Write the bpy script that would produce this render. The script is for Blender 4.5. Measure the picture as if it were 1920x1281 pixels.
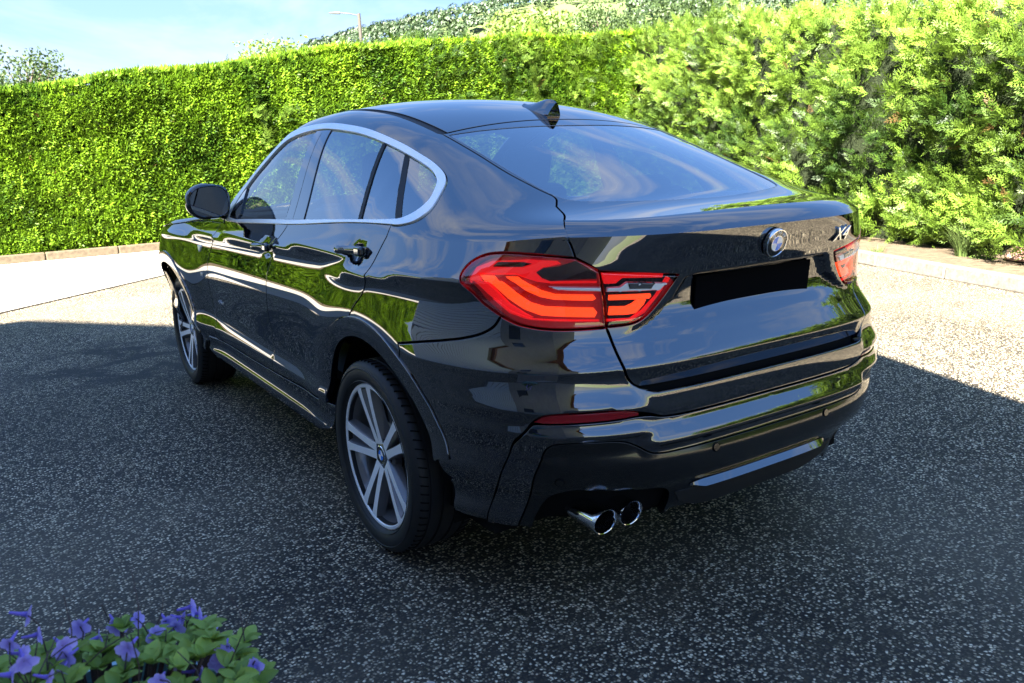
import bpy, bmesh, math, random
import numpy as np
from mathutils import Vector, Matrix, Quaternion
from mathutils.geometry import delaunay_2d_cdt
R = math.radians
rnd = random.Random(7)
rng = np.random.default_rng(11)
scene = bpy.context.scene
for o in list(bpy.data.objects): bpy.data.objects.remove(o)
col = scene.collection
# ------------------------------------------------------------------ camera
CAM_POS = Vector((-2.0098, -2.5533, 1.3741))
YAW, PITCH, ROLL, FOC = -0.58219, 0.22770, -0.03388, 1547.77
_f = Vector((-math.sin(YAW)*math.cos(PITCH), math.cos(YAW)*math.cos(PITCH), -math.sin(PITCH)))
_r = _f.cross(Vector((0, 0, 1))).normalized(); _u = _r.cross(_f)
_r2 = _r*math.cos(ROLL)+_u*math.sin(ROLL); _u2 = -_r*math.sin(ROLL)+_u*math.cos(ROLL)
cam_d = bpy.data.cameras.new('camera'); cam = bpy.data.objects.new('camera', cam_d); col.objects.link(cam)
M3 = Matrix((_r2, _u2, -_f)).transposed()
cam.matrix_world = Matrix.Translation(CAM_POS) @ M3.to_4x4()
cam_d.sensor_width = 36; cam_d.lens = FOC/1920*36; cam_d.clip_start = .05; cam_d.clip_end = 6000
cam_d.dof.use_dof = True; cam_d.dof.focus_distance = 3.1; cam_d.dof.aperture_fstop = 9
scene.camera = cam
# ------------------------------------------------------------------ world, sun, exposure
SUN_EL = R(42); SUN_AZ_LIGHT = Vector((.8, .6))        # horizontal direction the light travels
world = bpy.data.worlds.new('World'); scene.world = world; world.use_nodes = True
SKY_K = .55
nt = world.node_tree; nt.nodes.clear()
wo = nt.nodes.new('ShaderNodeOutputWorld'); bg = nt.nodes.new('ShaderNodeBackground')
sky = nt.nodes.new('ShaderNodeTexSky'); sky.sky_type = 'NISHITA'; sky.sun_disc = False
sky.sun_elevation = SUN_EL; sky.altitude = 300; sky.air_density = .6; sky.dust_density = .05; sky.ozone_density = 3.6
_sx, _sy = -.8, -.6                                     # towards the sun
sky.sun_rotation = math.atan2(_sx, _sy)
tc = nt.nodes.new('ShaderNodeTexCoord'); mp = nt.nodes.new('ShaderNodeMapping')
mp.inputs['Scale'].default_value = (1.2, 2.2, 5.0); mp.inputs['Rotation'].default_value = (0, 0, R(25))
nz = nt.nodes.new('ShaderNodeTexNoise'); nz.inputs['Scale'].default_value = 1.35; nz.inputs['Detail'].default_value = 9; nz.inputs['Roughness'].default_value = .58
nz.inputs['Distortion'].default_value = .7
cr = nt.nodes.new('ShaderNodeValToRGB'); cr.color_ramp.elements[0].position = .48; cr.color_ramp.elements[1].position = .74
cr.color_ramp.elements[1].color = (.75, .75, .75, 1)
mx = nt.nodes.new('ShaderNodeMix'); mx.data_type = 'RGBA'
mx.inputs['B'].default_value = (.78, .79, .81, 1)
nt.links.new(tc.outputs['Generated'], mp.inputs['Vector']); nt.links.new(mp.outputs['Vector'], nz.inputs['Vector'])
nt.links.new(nz.outputs['Fac'], cr.inputs['Fac']); nt.links.new(cr.outputs['Color'], mx.inputs['Factor'])
bw = nt.nodes.new('ShaderNodeRGBToBW'); k1 = nt.nodes.new('ShaderNodeMath'); k1.operation = 'ADD'; k1.inputs[1].default_value = SKY_K
k2 = nt.nodes.new('ShaderNodeMath'); k2.operation = 'DIVIDE'; k2.inputs[0].default_value = SKY_K
k3 = nt.nodes.new('ShaderNodeVectorMath'); k3.operation = 'SCALE'                 # bright horizon eased, as a camera's shoulder does
nt.links.new(sky.outputs['Color'], bw.inputs[0]); nt.links.new(bw.outputs[0], k1.inputs[0]); nt.links.new(k1.outputs[0], k2.inputs[1])
hsv = nt.nodes.new('ShaderNodeHueSaturation'); hsv.inputs['Saturation'].default_value = 1.10; nt.links.new(sky.outputs['Color'], hsv.inputs['Color']); nt.links.new(hsv.outputs[0], k3.inputs[0]); nt.links.new(k2.outputs[0], k3.inputs['Scale'])
nt.links.new(k3.outputs[0], mx.inputs['A']); sx = nt.nodes.new('ShaderNodeSeparateXYZ'); nt.links.new(tc.outputs['Generated'], sx.inputs[0])       # pale haze all round the horizon
h1 = nt.nodes.new('ShaderNodeMath'); h1.operation = 'MULTIPLY'; h1.inputs[1].default_value = -7.0; h2 = nt.nodes.new('ShaderNodeMath'); h2.operation = 'EXPONENT'
h3 = nt.nodes.new('ShaderNodeMath'); h3.operation = 'MULTIPLY'; h3.inputs[1].default_value = .60; h3.use_clamp = True
nt.links.new(sx.outputs['Z'], h1.inputs[0]); nt.links.new(h1.outputs[0], h2.inputs[0]); nt.links.new(h2.outputs[0], h3.inputs[0])
mh = nt.nodes.new('ShaderNodeMix'); mh.data_type = 'RGBA'; mh.inputs['B'].default_value = (.66, .67, .68, 1)
nt.links.new(h3.outputs[0], mh.inputs['Factor']); nt.links.new(mx.outputs['Result'], mh.inputs['A']); nt.links.new(mh.outputs['Result'], bg.inputs['Color'])
bg.inputs['Strength'].default_value = .15
nt.links.new(bg.outputs['Background'], wo.inputs['Surface'])
sun_d = bpy.data.lights.new('sun', 'SUN'); sun_d.energy = 5.0; sun_d.angle = R(.53); sun_d.color = (1, .93, .82)
sun = bpy.data.objects.new('sun', sun_d); col.objects.link(sun)
_ld = Vector((.8*math.cos(SUN_EL), .6*math.cos(SUN_EL), -math.sin(SUN_EL)))
sun.rotation_euler = _ld.to_track_quat('-Z', 'Y').to_euler(); sun.location = (-20, -30, 40)
vs = scene.view_settings; vs.view_transform = 'Standard'; vs.look = 'None'; vs.gamma = 1; vs.exposure = 3.7; vs.use_curve_mapping = False
scene.render.engine = 'CYCLES'
cy = scene.cycles; cy.max_bounces = 9; cy.transparent_max_bounces = 14; cy.glossy_bounces = 5; cy.transmission_bounces = 6; cy.diffuse_bounces = 3
# ------------------------------------------------------------------ helpers
def tag(o, label=None, cat=None, group=None, kind=None):
    if label: o['label'] = label
    if cat: o['category'] = cat
    if group: o['group'] = group
    if kind: o['kind'] = kind
    return o
def empty(name, loc=(0, 0, 0), parent=None):
    o = bpy.data.objects.new(name, None); o.empty_display_size = .1; col.objects.link(o); o.location = loc
    if parent: o.parent = parent
    return o
def mat(name, color=(.5, .5, .5), rough=.5, metal=0, spec=.5, coat=0, emit=None, estr=0, **k):
    m = bpy.data.materials.new(name); m.use_nodes = True; b = m.node_tree.nodes['Principled BSDF']
    b.inputs['Base Color'].default_value = (*color, 1); b.inputs['Roughness'].default_value = rough
    b.inputs['Metallic'].default_value = metal; b.inputs['Specular IOR Level'].default_value = spec
    b.inputs['Coat Weight'].default_value = coat; b.inputs['Coat Roughness'].default_value = k.get('coat_rough', .02)
    if 'coat_ior' in k: b.inputs['Coat IOR'].default_value = k['coat_ior']
    if emit: b.inputs['Emission Color'].default_value = (*emit, 1); b.inputs['Emission Strength'].default_value = estr
    return m
def nodes(m): return m.node_tree.nodes, m.node_tree.links, m.node_tree.nodes['Principled BSDF']
def link_mesh(name, me, m=None, parent=None):
    o = bpy.data.objects.new(name, me); col.objects.link(o)
    if m:
        for mm in (m if isinstance(m, (list, tuple)) else [m]):
            if mm.name not in [x.name for x in me.materials if x]: me.materials.append(mm)
    if parent: o.parent = parent
    return o
def np_mesh(name, V, tris, m=None, parent=None, smooth=True, nrm=None, uvcol=None):
    V = np.asarray(V, np.float32); tris = np.asarray(tris, np.int32)
    n = tris.shape[1]
    me = bpy.data.meshes.new(name)
    me.vertices.add(len(V)); me.vertices.foreach_set('co', V.ravel())
    me.loops.add(tris.size); me.loops.foreach_set('vertex_index', tris.ravel())
    me.polygons.add(len(tris)); me.polygons.foreach_set('loop_start', np.arange(0, tris.size, n, dtype=np.int32))
    me.polygons.foreach_set('use_smooth', np.full(len(tris), smooth))
    me.update(calc_edges=True)
    if nrm is not None: me.normals_split_custom_set_from_vertices(np.asarray(nrm, np.float32))
    if uvcol is not None:
        at = me.attributes.new('tint', 'FLOAT', 'POINT'); at.data.foreach_set('value', np.asarray(uvcol, np.float32))
    return link_mesh(name, me, m, parent)
def bm_obj(name, bm, m=None, parent=None, smooth=False, bevel=0, seg=2, angle=35):
    me = bpy.data.meshes.new(name); bm.normal_update(); bm.to_mesh(me); bm.free()
    if smooth:
        for p in me.polygons: p.use_smooth = True
        me.set_sharp_from_angle(angle=R(angle))
    o = link_mesh(name, me, m, parent)
    if bevel:
        b = o.modifiers.new('bevel', 'BEVEL'); b.width = bevel; b.segments = seg; b.limit_method = 'ANGLE'; b.angle_limit = R(40)
    return o
def box(bm, c, s, rot=None):
    g = bmesh.ops.create_cube(bm, size=1)['verts']
    Mx = Matrix.Translation(c) @ (rot.to_4x4() if rot else Matrix.Identity(4)) @ Matrix.Diagonal((*s, 1))
    bmesh.ops.transform(bm, matrix=Mx, verts=g); return g
def lathe(bm, prof, n=64, axis='X', closed=True):
    """prof: list of (r, a): revolved about the x axis through the origin, a along x"""
    rings = []
    for r, a in prof:
        rings.append([bm.verts.new((a, r*math.cos(2*math.pi*i/n), r*math.sin(2*math.pi*i/n))) for i in range(n)])
    for A, B in zip(rings[:-1], rings[1:]):
        for i in range(n): bm.faces.new((A[i], A[(i+1) % n], B[(i+1) % n], B[i]))
    return rings
def tube(bm, pts, rad, n=8, cap=True):
    pts = [Vector(p) for p in pts]; rads = rad if isinstance(rad, (list, tuple)) else [rad]*len(pts)
    rings = []; up = Vector((0, 0, 1))
    for i, p in enumerate(pts):
        d = (pts[min(i+1, len(pts)-1)]-pts[max(i-1, 0)]).normalized()
        a = d.cross(up if abs(d.z) < .95 else Vector((1, 0, 0))).normalized(); b = d.cross(a)
        rings.append([bm.verts.new(p+(a*math.cos(2*math.pi*k/n)+b*math.sin(2*math.pi*k/n))*rads[i]) for k in range(n)])
    for A, B in zip(rings[:-1], rings[1:]):
        for k in range(n): bm.faces.new((A[k], B[k], B[(k+1) % n], A[(k+1) % n]))
    if cap and n > 2: bm.faces.new(rings[0]); bm.faces.new(rings[-1][::-1])
    return rings
def prism(bm, poly, z0, z1):
    """extrude a 2-D polygon (x,y) from z0 to z1"""
    a = [bm.verts.new((x, y, z0)) for x, y in poly]; b = [bm.verts.new((x, y, z1)) for x, y in poly]
    n = len(poly); bm.faces.new(a[::-1]); bm.faces.new(b)
    for i in range(n): bm.faces.new((a[i], a[(i+1) % n], b[(i+1) % n], b[i]))
    return a+b
def text_mesh(s, size, extrude, shear=0, bevel=0, space=1):
    c = bpy.data.curves.new('lettering', 'FONT'); c.body = s; c.size = size; c.extrude = extrude; c.shear = shear; c.bevel_depth = bevel
    c.align_x = 'CENTER'; c.align_y = 'CENTER'; c.space_character = space
    o = bpy.data.objects.new('lettering', c); col.objects.link(o)
    dg = bpy.context.evaluated_depsgraph_get(); me = bpy.data.meshes.new_from_object(o.evaluated_get(dg))
    bpy.data.objects.remove(o); me.materials.clear(); return me
def catmull(pts, step, closed=False):
    """smooth curve through 2-D points, resampled"""
    P = np.array(pts, float)
    if len(P) == 2 and not closed:
        n = max(2, int(np.linalg.norm(P[1]-P[0])/step)+1); t = np.linspace(0, 1, n)[:, None]; return P[0]+(P[1]-P[0])*t
    Q = np.vstack([P[-1], P, P[0], P[1]]) if closed else np.vstack([2*P[0]-P[1], P, 2*P[-1]-P[-2]])
    out = []
    for i in range(1, len(Q)-2):
        p0, p1, p2, p3 = Q[i-1], Q[i], Q[i+1], Q[i+2]
        n = max(2, int(np.linalg.norm(p2-p1)/step)+1)
        d1, d2, d3 = [max(np.linalg.norm(b-a), 1e-6)**.5 for a, b in ((p0, p1), (p1, p2), (p2, p3))]
        m1 = (p1-p0)/d1-(p2-p0)/(d1+d2)+(p2-p1)/d2; m2 = (p2-p1)/d2-(p3-p1)/(d2+d3)+(p3-p2)/d3
        m1 *= d2; m2 *= d2
        for t in np.linspace(0, 1, n, endpoint=False):
            out.append((2*t**3-3*t*t+1)*p1+(t**3-2*t*t+t)*m1+(-2*t**3+3*t*t)*p2+(t**3-t*t)*m2)
    if not closed: out.append(Q[-2])
    return np.array(out)
def inside(pts, poly):
    x, y = pts[:, 0], pts[:, 1]; r = np.zeros(len(pts), bool); n = len(poly)
    for i in range(n):
        x1, y1 = poly[i]; x2, y2 = poly[(i+1) % n]
        if y1 == y2: continue
        c = ((y1 > y) != (y2 > y)) & (x < (x2-x1)*(y-y1)/(y2-y1)+x1); r ^= c
    return r
# ================================================================== SETTING
def coord(m, scale=1, kind='Object'):
    n, l, b = nodes(m); t = n.new('ShaderNodeTexCoord'); mp = n.new('ShaderNodeMapping'); mp.inputs['Scale'].default_value = (scale,)*3
    l.new(t.outputs[kind], mp.inputs['Vector']); return mp.outputs['Vector']
def ramp(n, l, fac, stops):
    r = n.new('ShaderNodeValToRGB'); e = r.color_ramp.elements
    while len(e) < len(stops): e.new(.5)
    for el, (p, c) in zip(e, stops): el.position = p; el.color = (*c, 1) if len(c) == 3 else c
    l.new(fac, r.inputs['Fac']); return r.outputs['Color']
def noise(n, l, vec, scale, detail=4, rough=.55, dist=0):
    t = n.new('ShaderNodeTexNoise'); t.inputs['Scale'].default_value = scale; t.inputs['Detail'].default_value = detail; t.inputs['Roughness'].default_value = rough; t.inputs['Distortion'].default_value = dist
    l.new(vec, t.inputs['Vector']); return t.outputs['Fac']
def mixc(n, l, fac, a, b, mode='MIX'):
    x = n.new('ShaderNodeMix'); x.data_type = 'RGBA'; x.blend_type = mode
    for k, v in (('Factor', fac), ('A', a), ('B', b)):
        if isinstance(v, (int, float)): x.inputs[k].default_value = v
        elif isinstance(v, tuple): x.inputs[k].default_value = (*v, 1)
        else: l.new(v, x.inputs[k])
    return x.outputs['Result']
def bump(n, l, b, h, strength, dist):
    x = n.new('ShaderNodeBump'); x.inputs['Strength'].default_value = strength; x.inputs['Distance'].default_value = dist
    l.new(h, x.inputs['Height']); l.new(x.outputs['Normal'], b.inputs['Normal'])
def asphalt():
    m = mat('aggregate_asphalt', rough=.75, spec=.4); n, l, b = nodes(m); v = coord(m)
    w = n.new('ShaderNodeTexNoise'); w.inputs['Scale'].default_value = 60; w.inputs['Detail'].default_value = 2; l.new(v, w.inputs['Vector'])
    va = n.new('ShaderNodeVectorMath'); va.operation = 'MULTIPLY_ADD'; va.inputs[1].default_value = (.012,)*3; l.new(w.outputs['Color'], va.inputs[0]); l.new(v, va.inputs[2])
    vo = n.new('ShaderNodeTexVoronoi'); vo.inputs['Scale'].default_value = 102; l.new(va.outputs[0], vo.inputs['Vector'])
    sp = n.new('ShaderNodeSeparateColor'); l.new(vo.outputs['Color'], sp.inputs[0])
    chip = ramp(n, l, sp.outputs[0], [(0, (.024, .0195, .0125)), (.42, (.062, .050, .033)), (.58, (.25, .205, .135)), (.78, (.58, .48, .325)), (1, (.98, .85, .60))])
    edge = ramp(n, l, vo.outputs['Distance'], [(.25, (1, 1, 1)), (.62, (0, 0, 0))])
    c = mixc(n, l, edge, (.012, .0105, .0080), chip)
    big = noise(n, l, v, .55, 7, .62); c = mixc(n, l, .85, c, ramp(n, l, big, [(.32, (.48, .48, .48)), (.68, (1.35, 1.35, 1.35))]), 'MULTIPLY')
    dust = ramp(n, l, noise(n, l, v, .33, 6, .6, .6), [(.48, (0, 0, 0)), (.66, (1, 1, 1))])          # dusty, worn areas
    dm = n.new('ShaderNodeMath'); dm.operation = 'MULTIPLY'; dm.inputs[1].default_value = .34; l.new(dust, dm.inputs[0]); c = mixc(n, l, dm.outputs[0], c, (.21, .178, .122))
    # wet dark stains beside the front wheel
    d = n.new('ShaderNodeVectorMath'); d.operation = 'DISTANCE'; d.inputs[1].default_value = (-1.08, 3.75, 0); l.new(v, d.inputs[0])
    reg = ramp(n, l, d.outputs['Value'], [(.55, (1, 1, 1)), (1.0, (0, 0, 0))])
    st = ramp(n, l, noise(n, l, v, 2.3, 6, .62, .4), [(.46, (0, 0, 0)), (.53, (1, 1, 1))])
    mk = n.new('ShaderNodeMath'); mk.operation = 'MULTIPLY'; l.new(reg, mk.inputs[0]); l.new(st, mk.inputs[1])
    m2 = n.new('ShaderNodeMath'); m2.operation = 'MULTIPLY'; m2.inputs[1].default_value = .92; l.new(mk.outputs[0], m2.inputs[0])
    c = mixc(n, l, m2.outputs[0], c, (.010, .010, .012)); l.new(c, b.inputs['Base Color'])
    h = n.new('ShaderNodeMath'); h.operation = 'MULTIPLY'; l.new(edge, h.inputs[0]); l.new(sp.outputs[0], h.inputs[1])
    bump(n, l, b, h.outputs[0], .6, .006); return m
def rough_mat(name, c0, c1, scale, rough=.85, bs=.4, bd=.01, detail=6):
    m = mat(name, rough=rough, spec=.3); n, l, b = nodes(m); v = coord(m); f = noise(n, l, v, scale, detail, .62)
    l.new(ramp(n, l, f, [(.3, c0), (.7, c1)]), b.inputs['Base Color']); bump(n, l, b, f, bs, bd); return m
M_asph = asphalt()
def sheet(name, poly, z, m, th=0):
    bm = bmesh.new(); vs_ = [bm.verts.new((x, y, z)) for x, y in poly]; f = bm.faces.new(vs_)
    if f.normal.z < 0 or True:
        bm.normal_update()
        if f.normal.z < 0: f.normal_flip()
    o = bm_obj(name, bm, m); o['kind'] = 'structure'; return o
sheet('ground', [(-2500, -2500), (2500, -2500), (2500, 2500), (-2500, 2500)], -.03, rough_mat('meadow', (.05, .075, .02), (.10, .13, .04), .3))
sheet('driveway', [(-20, -12), (9, -12), (10.5, 11.9), (-20, 11.9)], 0, M_asph)
# pale concrete strip along the far hedge; its near joint runs diagonally
M_conc = rough_mat('pale_concrete', (.26, .245, .22), (.36, .345, .31), 9, .9, .25, .004)
A_, B_ = Vector((-1.81, 6.73)), Vector((.15, 8.44)); dj = (B_-A_).normalized()
J0, J1 = A_-dj*14, A_+dj*5.2
sheet('concrete_path', [tuple(J0), tuple(J1), (9.2, 11.2), (9.4, 11.85), (-20, 11.85), (-20, J0.y)], .006, M_conc)
jn = Vector((-dj.y, dj.x)); sheet('path_joint', [tuple(J0-jn*.02), tuple(J1-jn*.02), tuple(J1+jn*.012), tuple(J0+jn*.012)], .010, mat('joint_dirt', (.030, .026, .020), .95))
# hedge line ---------------------------------------------------------
rd = Vector((.32, .945)).normalized(); rn = Vector((-rd.y, rd.x))          # right kerb direction, rn points to the car
K0 = Vector((6.26, 2.74)); 
def kerb_run(name, p0, d, n, length, w, h, m, label=None, z=0):
    e = empty(name, (p0.x, p0.y, z)); e['kind'] = 'structure'; me = {}
    for i in range(n):
        bm = bmesh.new(); L_ = length-.012
        box(bm, (0, 0, h/2), (w, L_, h))
        for v in bm.verts:
            if v.co.z > h*.5 and v.co.x < 0: v.co.x += .018
            v.co += Vector((rnd.uniform(-.004, .004), 0, rnd.uniform(-.004, .004)))
        o = bm_obj('kerb_stone', bm, m, e, bevel=.014, seg=2)
        o.location = (d.x*length*(i+.5), d.y*length*(i+.5), 0); o.rotation_euler = (0, 0, math.atan2(-d.x, d.y)+rnd.uniform(-.006, .006))
    return e
M_kerb = rough_mat('kerb_concrete', (.075, .068, .056), (.145, .135, .115), 22, .9, .6, .006)
kerb_run('kerb', K0-rd*9.0-rn*.075, rd, 18, 1.0, .15, .135, M_kerb)
M_soil = rough_mat('dry_soil', (.05, .036, .022), (.115, .088, .055), 14, .95, .9, .03)
pa = K0-rd*9-rn*.14; pb = K0+rd*9.2-rn*.14
sheet('soil_bed', [tuple(pa), tuple(pb), tuple(pb-rn*2.2), tuple(pa-rn*2.2)], .105, M_soil)
M_kerb2 = rough_mat('brown_edging', (.05, .038, .025), (.11, .085, .055), 16, .9, .6, .006)
kerb_run('edging', Vector((-16, 11.05)), Vector((1., .030)).normalized(), 25, 1.0, .12, .13, M_kerb2)
sheet('hedge_soil', [(-16, 11.1), (9.6, 11.85), (9.6, 13.5), (-16, 13.5)], .09, M_soil)
# ---- foliage
def leaf_mat(name, dark, light, dry=(.10, .06, .02), trans=.35):
    m = bpy.data.materials.new(name); m.use_nodes = True; t = m.node_tree; n, l = t.nodes, t.links; b = n['Principled BSDF']
    at = n.new('ShaderNodeAttribute'); at.attribute_name = 'tint'
    c = ramp(n, l, at.outputs['Fac'], [(0, dry), (.03, dry), (.05, dark), (1, light)])
    l.new(c, b.inputs['Base Color']); b.inputs['Roughness'].default_value = .5; b.inputs['Specular IOR Level'].default_value = .35
    tr = n.new('ShaderNodeBsdfTranslucent'); l.new(c, tr.inputs['Color']); x = n.new('ShaderNodeMixShader'); x.inputs[0].default_value = trans
    l.new(b.outputs[0], x.inputs[1]); l.new(tr.outputs[0], x.inputs[2]); l.new(x.outputs[0], n['Material Output'].inputs['Surface']); return m
def vnoise(p, f, seed=0):
    """cheap smooth pseudo-noise in [-1,1] from summed sines"""
    r = np.random.default_rng(seed); s = np.zeros(len(p))
    for k in range(6):
        w = r.normal(size=3)*f; s += np.sin(p @ w+r.uniform(0, 6.28))
    return s/2.6
def frames(d, up=None):
    """orthonormal frames with x axis along d, random roll if up is None"""
    d = d/np.linalg.norm(d, axis=1)[:, None]
    if up is None: up = rng.normal(size=d.shape)
    a = np.cross(up, d); a /= np.maximum(np.linalg.norm(a, axis=1), 1e-6)[:, None]; b = np.cross(d, a)
    return d, a, b
def scatter(tmpl_v, tmpl_f, pos, d, up, size, tint, curl=0):
    """tmpl_v: local (along, side, up); returns merged arrays"""
    D, A, B = frames(d, up); n = len(pos); k = len(tmpl_v)
    V = pos[:, None, :]+size[:, None, None]*(tmpl_v[None, :, 0:1]*D[:, None]+tmpl_v[None, :, 1:2]*A[:, None]+tmpl_v[None, :, 2:3]*B[:, None])
    F = (tmpl_f[None]+(np.arange(n)*k)[:, None, None]).reshape(-1, tmpl_f.shape[1])
    return V.reshape(-1, 3), F, np.repeat(tint, k)
def frond_template(pairs, ln, wd, seed, fan=42):
    r = np.random.default_rng(seed); V, F = [], []
    def blade(p, a, L_, w, lift):
        d = np.array([math.cos(a), math.sin(a), lift]); s = np.array([-math.sin(a), math.cos(a), 0])*w
        i = len(V); V.extend([p-s*.35, p+d*L_*.55-s, p+d*L_, p+d*L_*.55+s]); F.append((i, i+1, i+2, i+3))
    for i in range(pairs):
        t = (i+.6)/(pairs+.6); p = np.array([t, 0, -.10*t*t])
        for s in (-1, 1):
            L_ = ln*(1-.62*t)*r.uniform(.75, 1.2); blade(p, s*R(fan+r.uniform(-10, 10)), L_, wd*L_/ln*1.1, r.uniform(-.15, .2))
            if L_ > ln*.55: blade(p+np.array([math.cos(s*R(fan)), math.sin(s*R(fan)), 0])*L_*.35, s*R(fan+38), L_*.45, wd*.55, r.uniform(-.1, .2))
    blade(np.array([.0, 0, 0]), 0, 1.0, .020, -.08); blade(np.array([.86, 0, -.08]), 0, .26, wd*.6, -.02)
    return np.array(V), np.array(F, int)
def tuft_template(k, seed):
    r = np.random.default_rng(seed); V, F = [], []
    for i in range(k):
        a = R(-58+116*i/(k-1))+r.uniform(-.12, .12); L_ = 1-.35*abs(i/(k-1)*2-1)+r.uniform(-.1, .1); d = np.array([math.cos(a), math.sin(a), r.uniform(-.25, .25)]); s = np.array([-math.sin(a), math.cos(a), r.uniform(-.5, .5)])*.10
        p = np.array([.05*i/(k-1), 0, 0]); j = len(V); V += [p-s*.3, p+d*L_*.5-s, p+d*L_, p+d*L_*.5+s]; F.append((j, j+1, j+2, j+3))
    return np.array(V), np.array(F, int)
PATH = np.array([(-17, 11.35), (-9, 11.45), (-1.6, 11.62), (.9, 11.80), (4, 12.0), (6.6, 12.15), (8.3, 12.15), (9.3, 11.6), (9.75, 10.6), (9.45, 9.2), (8.1, 5.2), (7.25, 2.7), (6.35, .05), (5.25, -3.2), (3.9, -7.2)])
HGT = np.array([2.35, 2.36, 2.44, 2.72, 3.18, 3.48, 3.62, 3.62, 3.6, 3.45, 2.98, 2.74, 2.66, 2.6, 2.5])
PC_ = catmull(PATH, .05); _seg = np.r_[0, np.cumsum(np.linalg.norm(np.diff(PC_, axis=0), axis=1))]
_pseg = [np.argmin(np.linalg.norm(PC_-p, axis=1)) for p in PATH]
def path_at(s):
    x = np.interp(s, _seg, PC_[:, 0]); y = np.interp(s, _seg, PC_[:, 1]); e = .05
    tx = np.interp(s+e, _seg, PC_[:, 0])-np.interp(s-e, _seg, PC_[:, 0]); ty = np.interp(s+e, _seg, PC_[:, 1])-np.interp(s-e, _seg, PC_[:, 1])
    L_ = np.hypot(tx, ty)+1e-9; nx, ny = ty/L_, -tx/L_          # right-hand side of travel = towards the car
    return np.stack([x, y], 1), np.stack([nx, ny], 1), np.stack([tx/L_, ty/L_], 1), np.interp(s, _seg[_pseg], HGT)
S_SPLIT = _seg[_pseg[7]]; S_END = _seg[-1]
def hedge_points(n, s0, s1, rough_amp, seed, topfrac=.16, bias=None):
    r = np.random.default_rng(seed)
    s = r.uniform(s0, s1, n); P2, N2, T2, H = path_at(s)
    top_ = r.random(n) < topfrac
    h = np.where(top_, H, H*r.random(n)**.93); dep = np.where(top_, r.uniform(0, 1.0, n), 0)
    P = np.concatenate([P2-N2*dep[:, None], h[:, None]], 1)
    # round shoulder and lumps
    k = np.clip((h-H+.35)/.35, 0, 1); P[:, :2] -= N2*(k**2*np.where(s < S_SPLIT, .09, .22))[:, None]*(~top_)[:, None]
    f = vnoise(P, 1.6, 3)*rough_amp+vnoise(P, 4.5, 4)*rough_amp*.45
    P[:, :2] += N2*f[:, None]; P[:, 2] += np.where(top_, vnoise(P, 2.2, 5)*rough_amp*.9, 0)
    Nn = np.concatenate([N2, np.zeros((n, 1))], 1); Nn[:, 2] = np.where(top_, 1.4, k**2*.8); Nn /= np.linalg.norm(Nn, axis=1)[:, None]
    return P, Nn, np.concatenate([T2, np.zeros((n, 1))], 1), s, top_, f
M_leafL = leaf_mat('clipped_conifer', (.030, .080, .005), (.215, .36, .018))
M_leafR = leaf_mat('loose_conifer', (.020, .050, .006), (.185, .295, .035))
M_core = rough_mat('hedge_core_shade', (.006, .014, .003), (.022, .032, .008), 30, .95, 1, .05)  # near-black solid core, its colour stands in for shade between the leaves
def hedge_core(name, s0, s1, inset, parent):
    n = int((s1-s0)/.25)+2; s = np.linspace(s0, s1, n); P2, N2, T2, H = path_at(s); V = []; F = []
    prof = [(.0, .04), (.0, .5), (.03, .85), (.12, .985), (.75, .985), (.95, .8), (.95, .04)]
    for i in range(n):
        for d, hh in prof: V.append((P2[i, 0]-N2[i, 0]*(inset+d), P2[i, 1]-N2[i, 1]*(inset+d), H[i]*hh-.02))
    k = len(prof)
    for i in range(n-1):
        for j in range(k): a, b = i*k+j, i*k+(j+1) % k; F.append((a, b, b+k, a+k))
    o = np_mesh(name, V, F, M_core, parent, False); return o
# left, clipped face
hl = empty('hedge', (-4, 11.7, 0)); tag(hl, 'tightly clipped bright green conifer hedge across the back left', 'hedge')
hl_inv = Matrix.Translation((4, -11.7, 0))
def child_world(o, parent):
    o.parent = parent; o.matrix_parent_inverse = Matrix.Translation(parent.location).inverted()
N1 = 108000
P, Nn, Tt, s, tp, f = hedge_points(N1, 1.5, S_SPLIT+1.2, .060, 21, .14)
keepv = (P[:, 1] < 13.2); r1 = np.random.default_rng(5)
wgt = np.clip((s-8)/8, 0, 1)
d = Nn*.75+r1.normal(size=P.shape)*.45+np.array([0, 0, .45]); tV, tF = tuft_template(5, 3)
tint = np.clip(.42+.24*vnoise(P, 2.2, 8)+.10*vnoise(P, 7., 18)+.20*r1.normal(size=len(P))+.25*tp, .06, 1); tint[r1.random(len(P)) < .002] = 0
V, F, tt = scatter(tV, tF, P-Nn*.03, d, None, r1.uniform(.07, .13, len(P))*(1+.35*(s > 17)), tint)
ns = 2600; P_, N_, T_, s_, tp_, f_ = hedge_points(ns, 9, S_SPLIT+1, .06, 77, 1.0); fr = frond_template(3, .42, .075, 5, 36)
V2, F2, t2 = scatter(fr[0], fr[1], P_-[0, 0, .05], r1.normal(size=P_.shape)*.35+np.array([0, 0, 1.])+N_*.2, None, r1.uniform(.07, .19, ns)*np.clip((s_-6)/14, .35, 1), np.clip(.65+.15*r1.normal(size=ns), .1, 1))
V, F, tt = np.vstack([V, V2]), np.vstack([F, F2+len(V)]), np.concatenate([tt, t2])
o = np_mesh('foliage', V, F, M_leafL, None, False, None, tt); o['kind'] = 'stuff'; child_world(o, hl)
child_world(hedge_core('shade_core', .3, S_SPLIT+.4, .16, None), hl)
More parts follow.
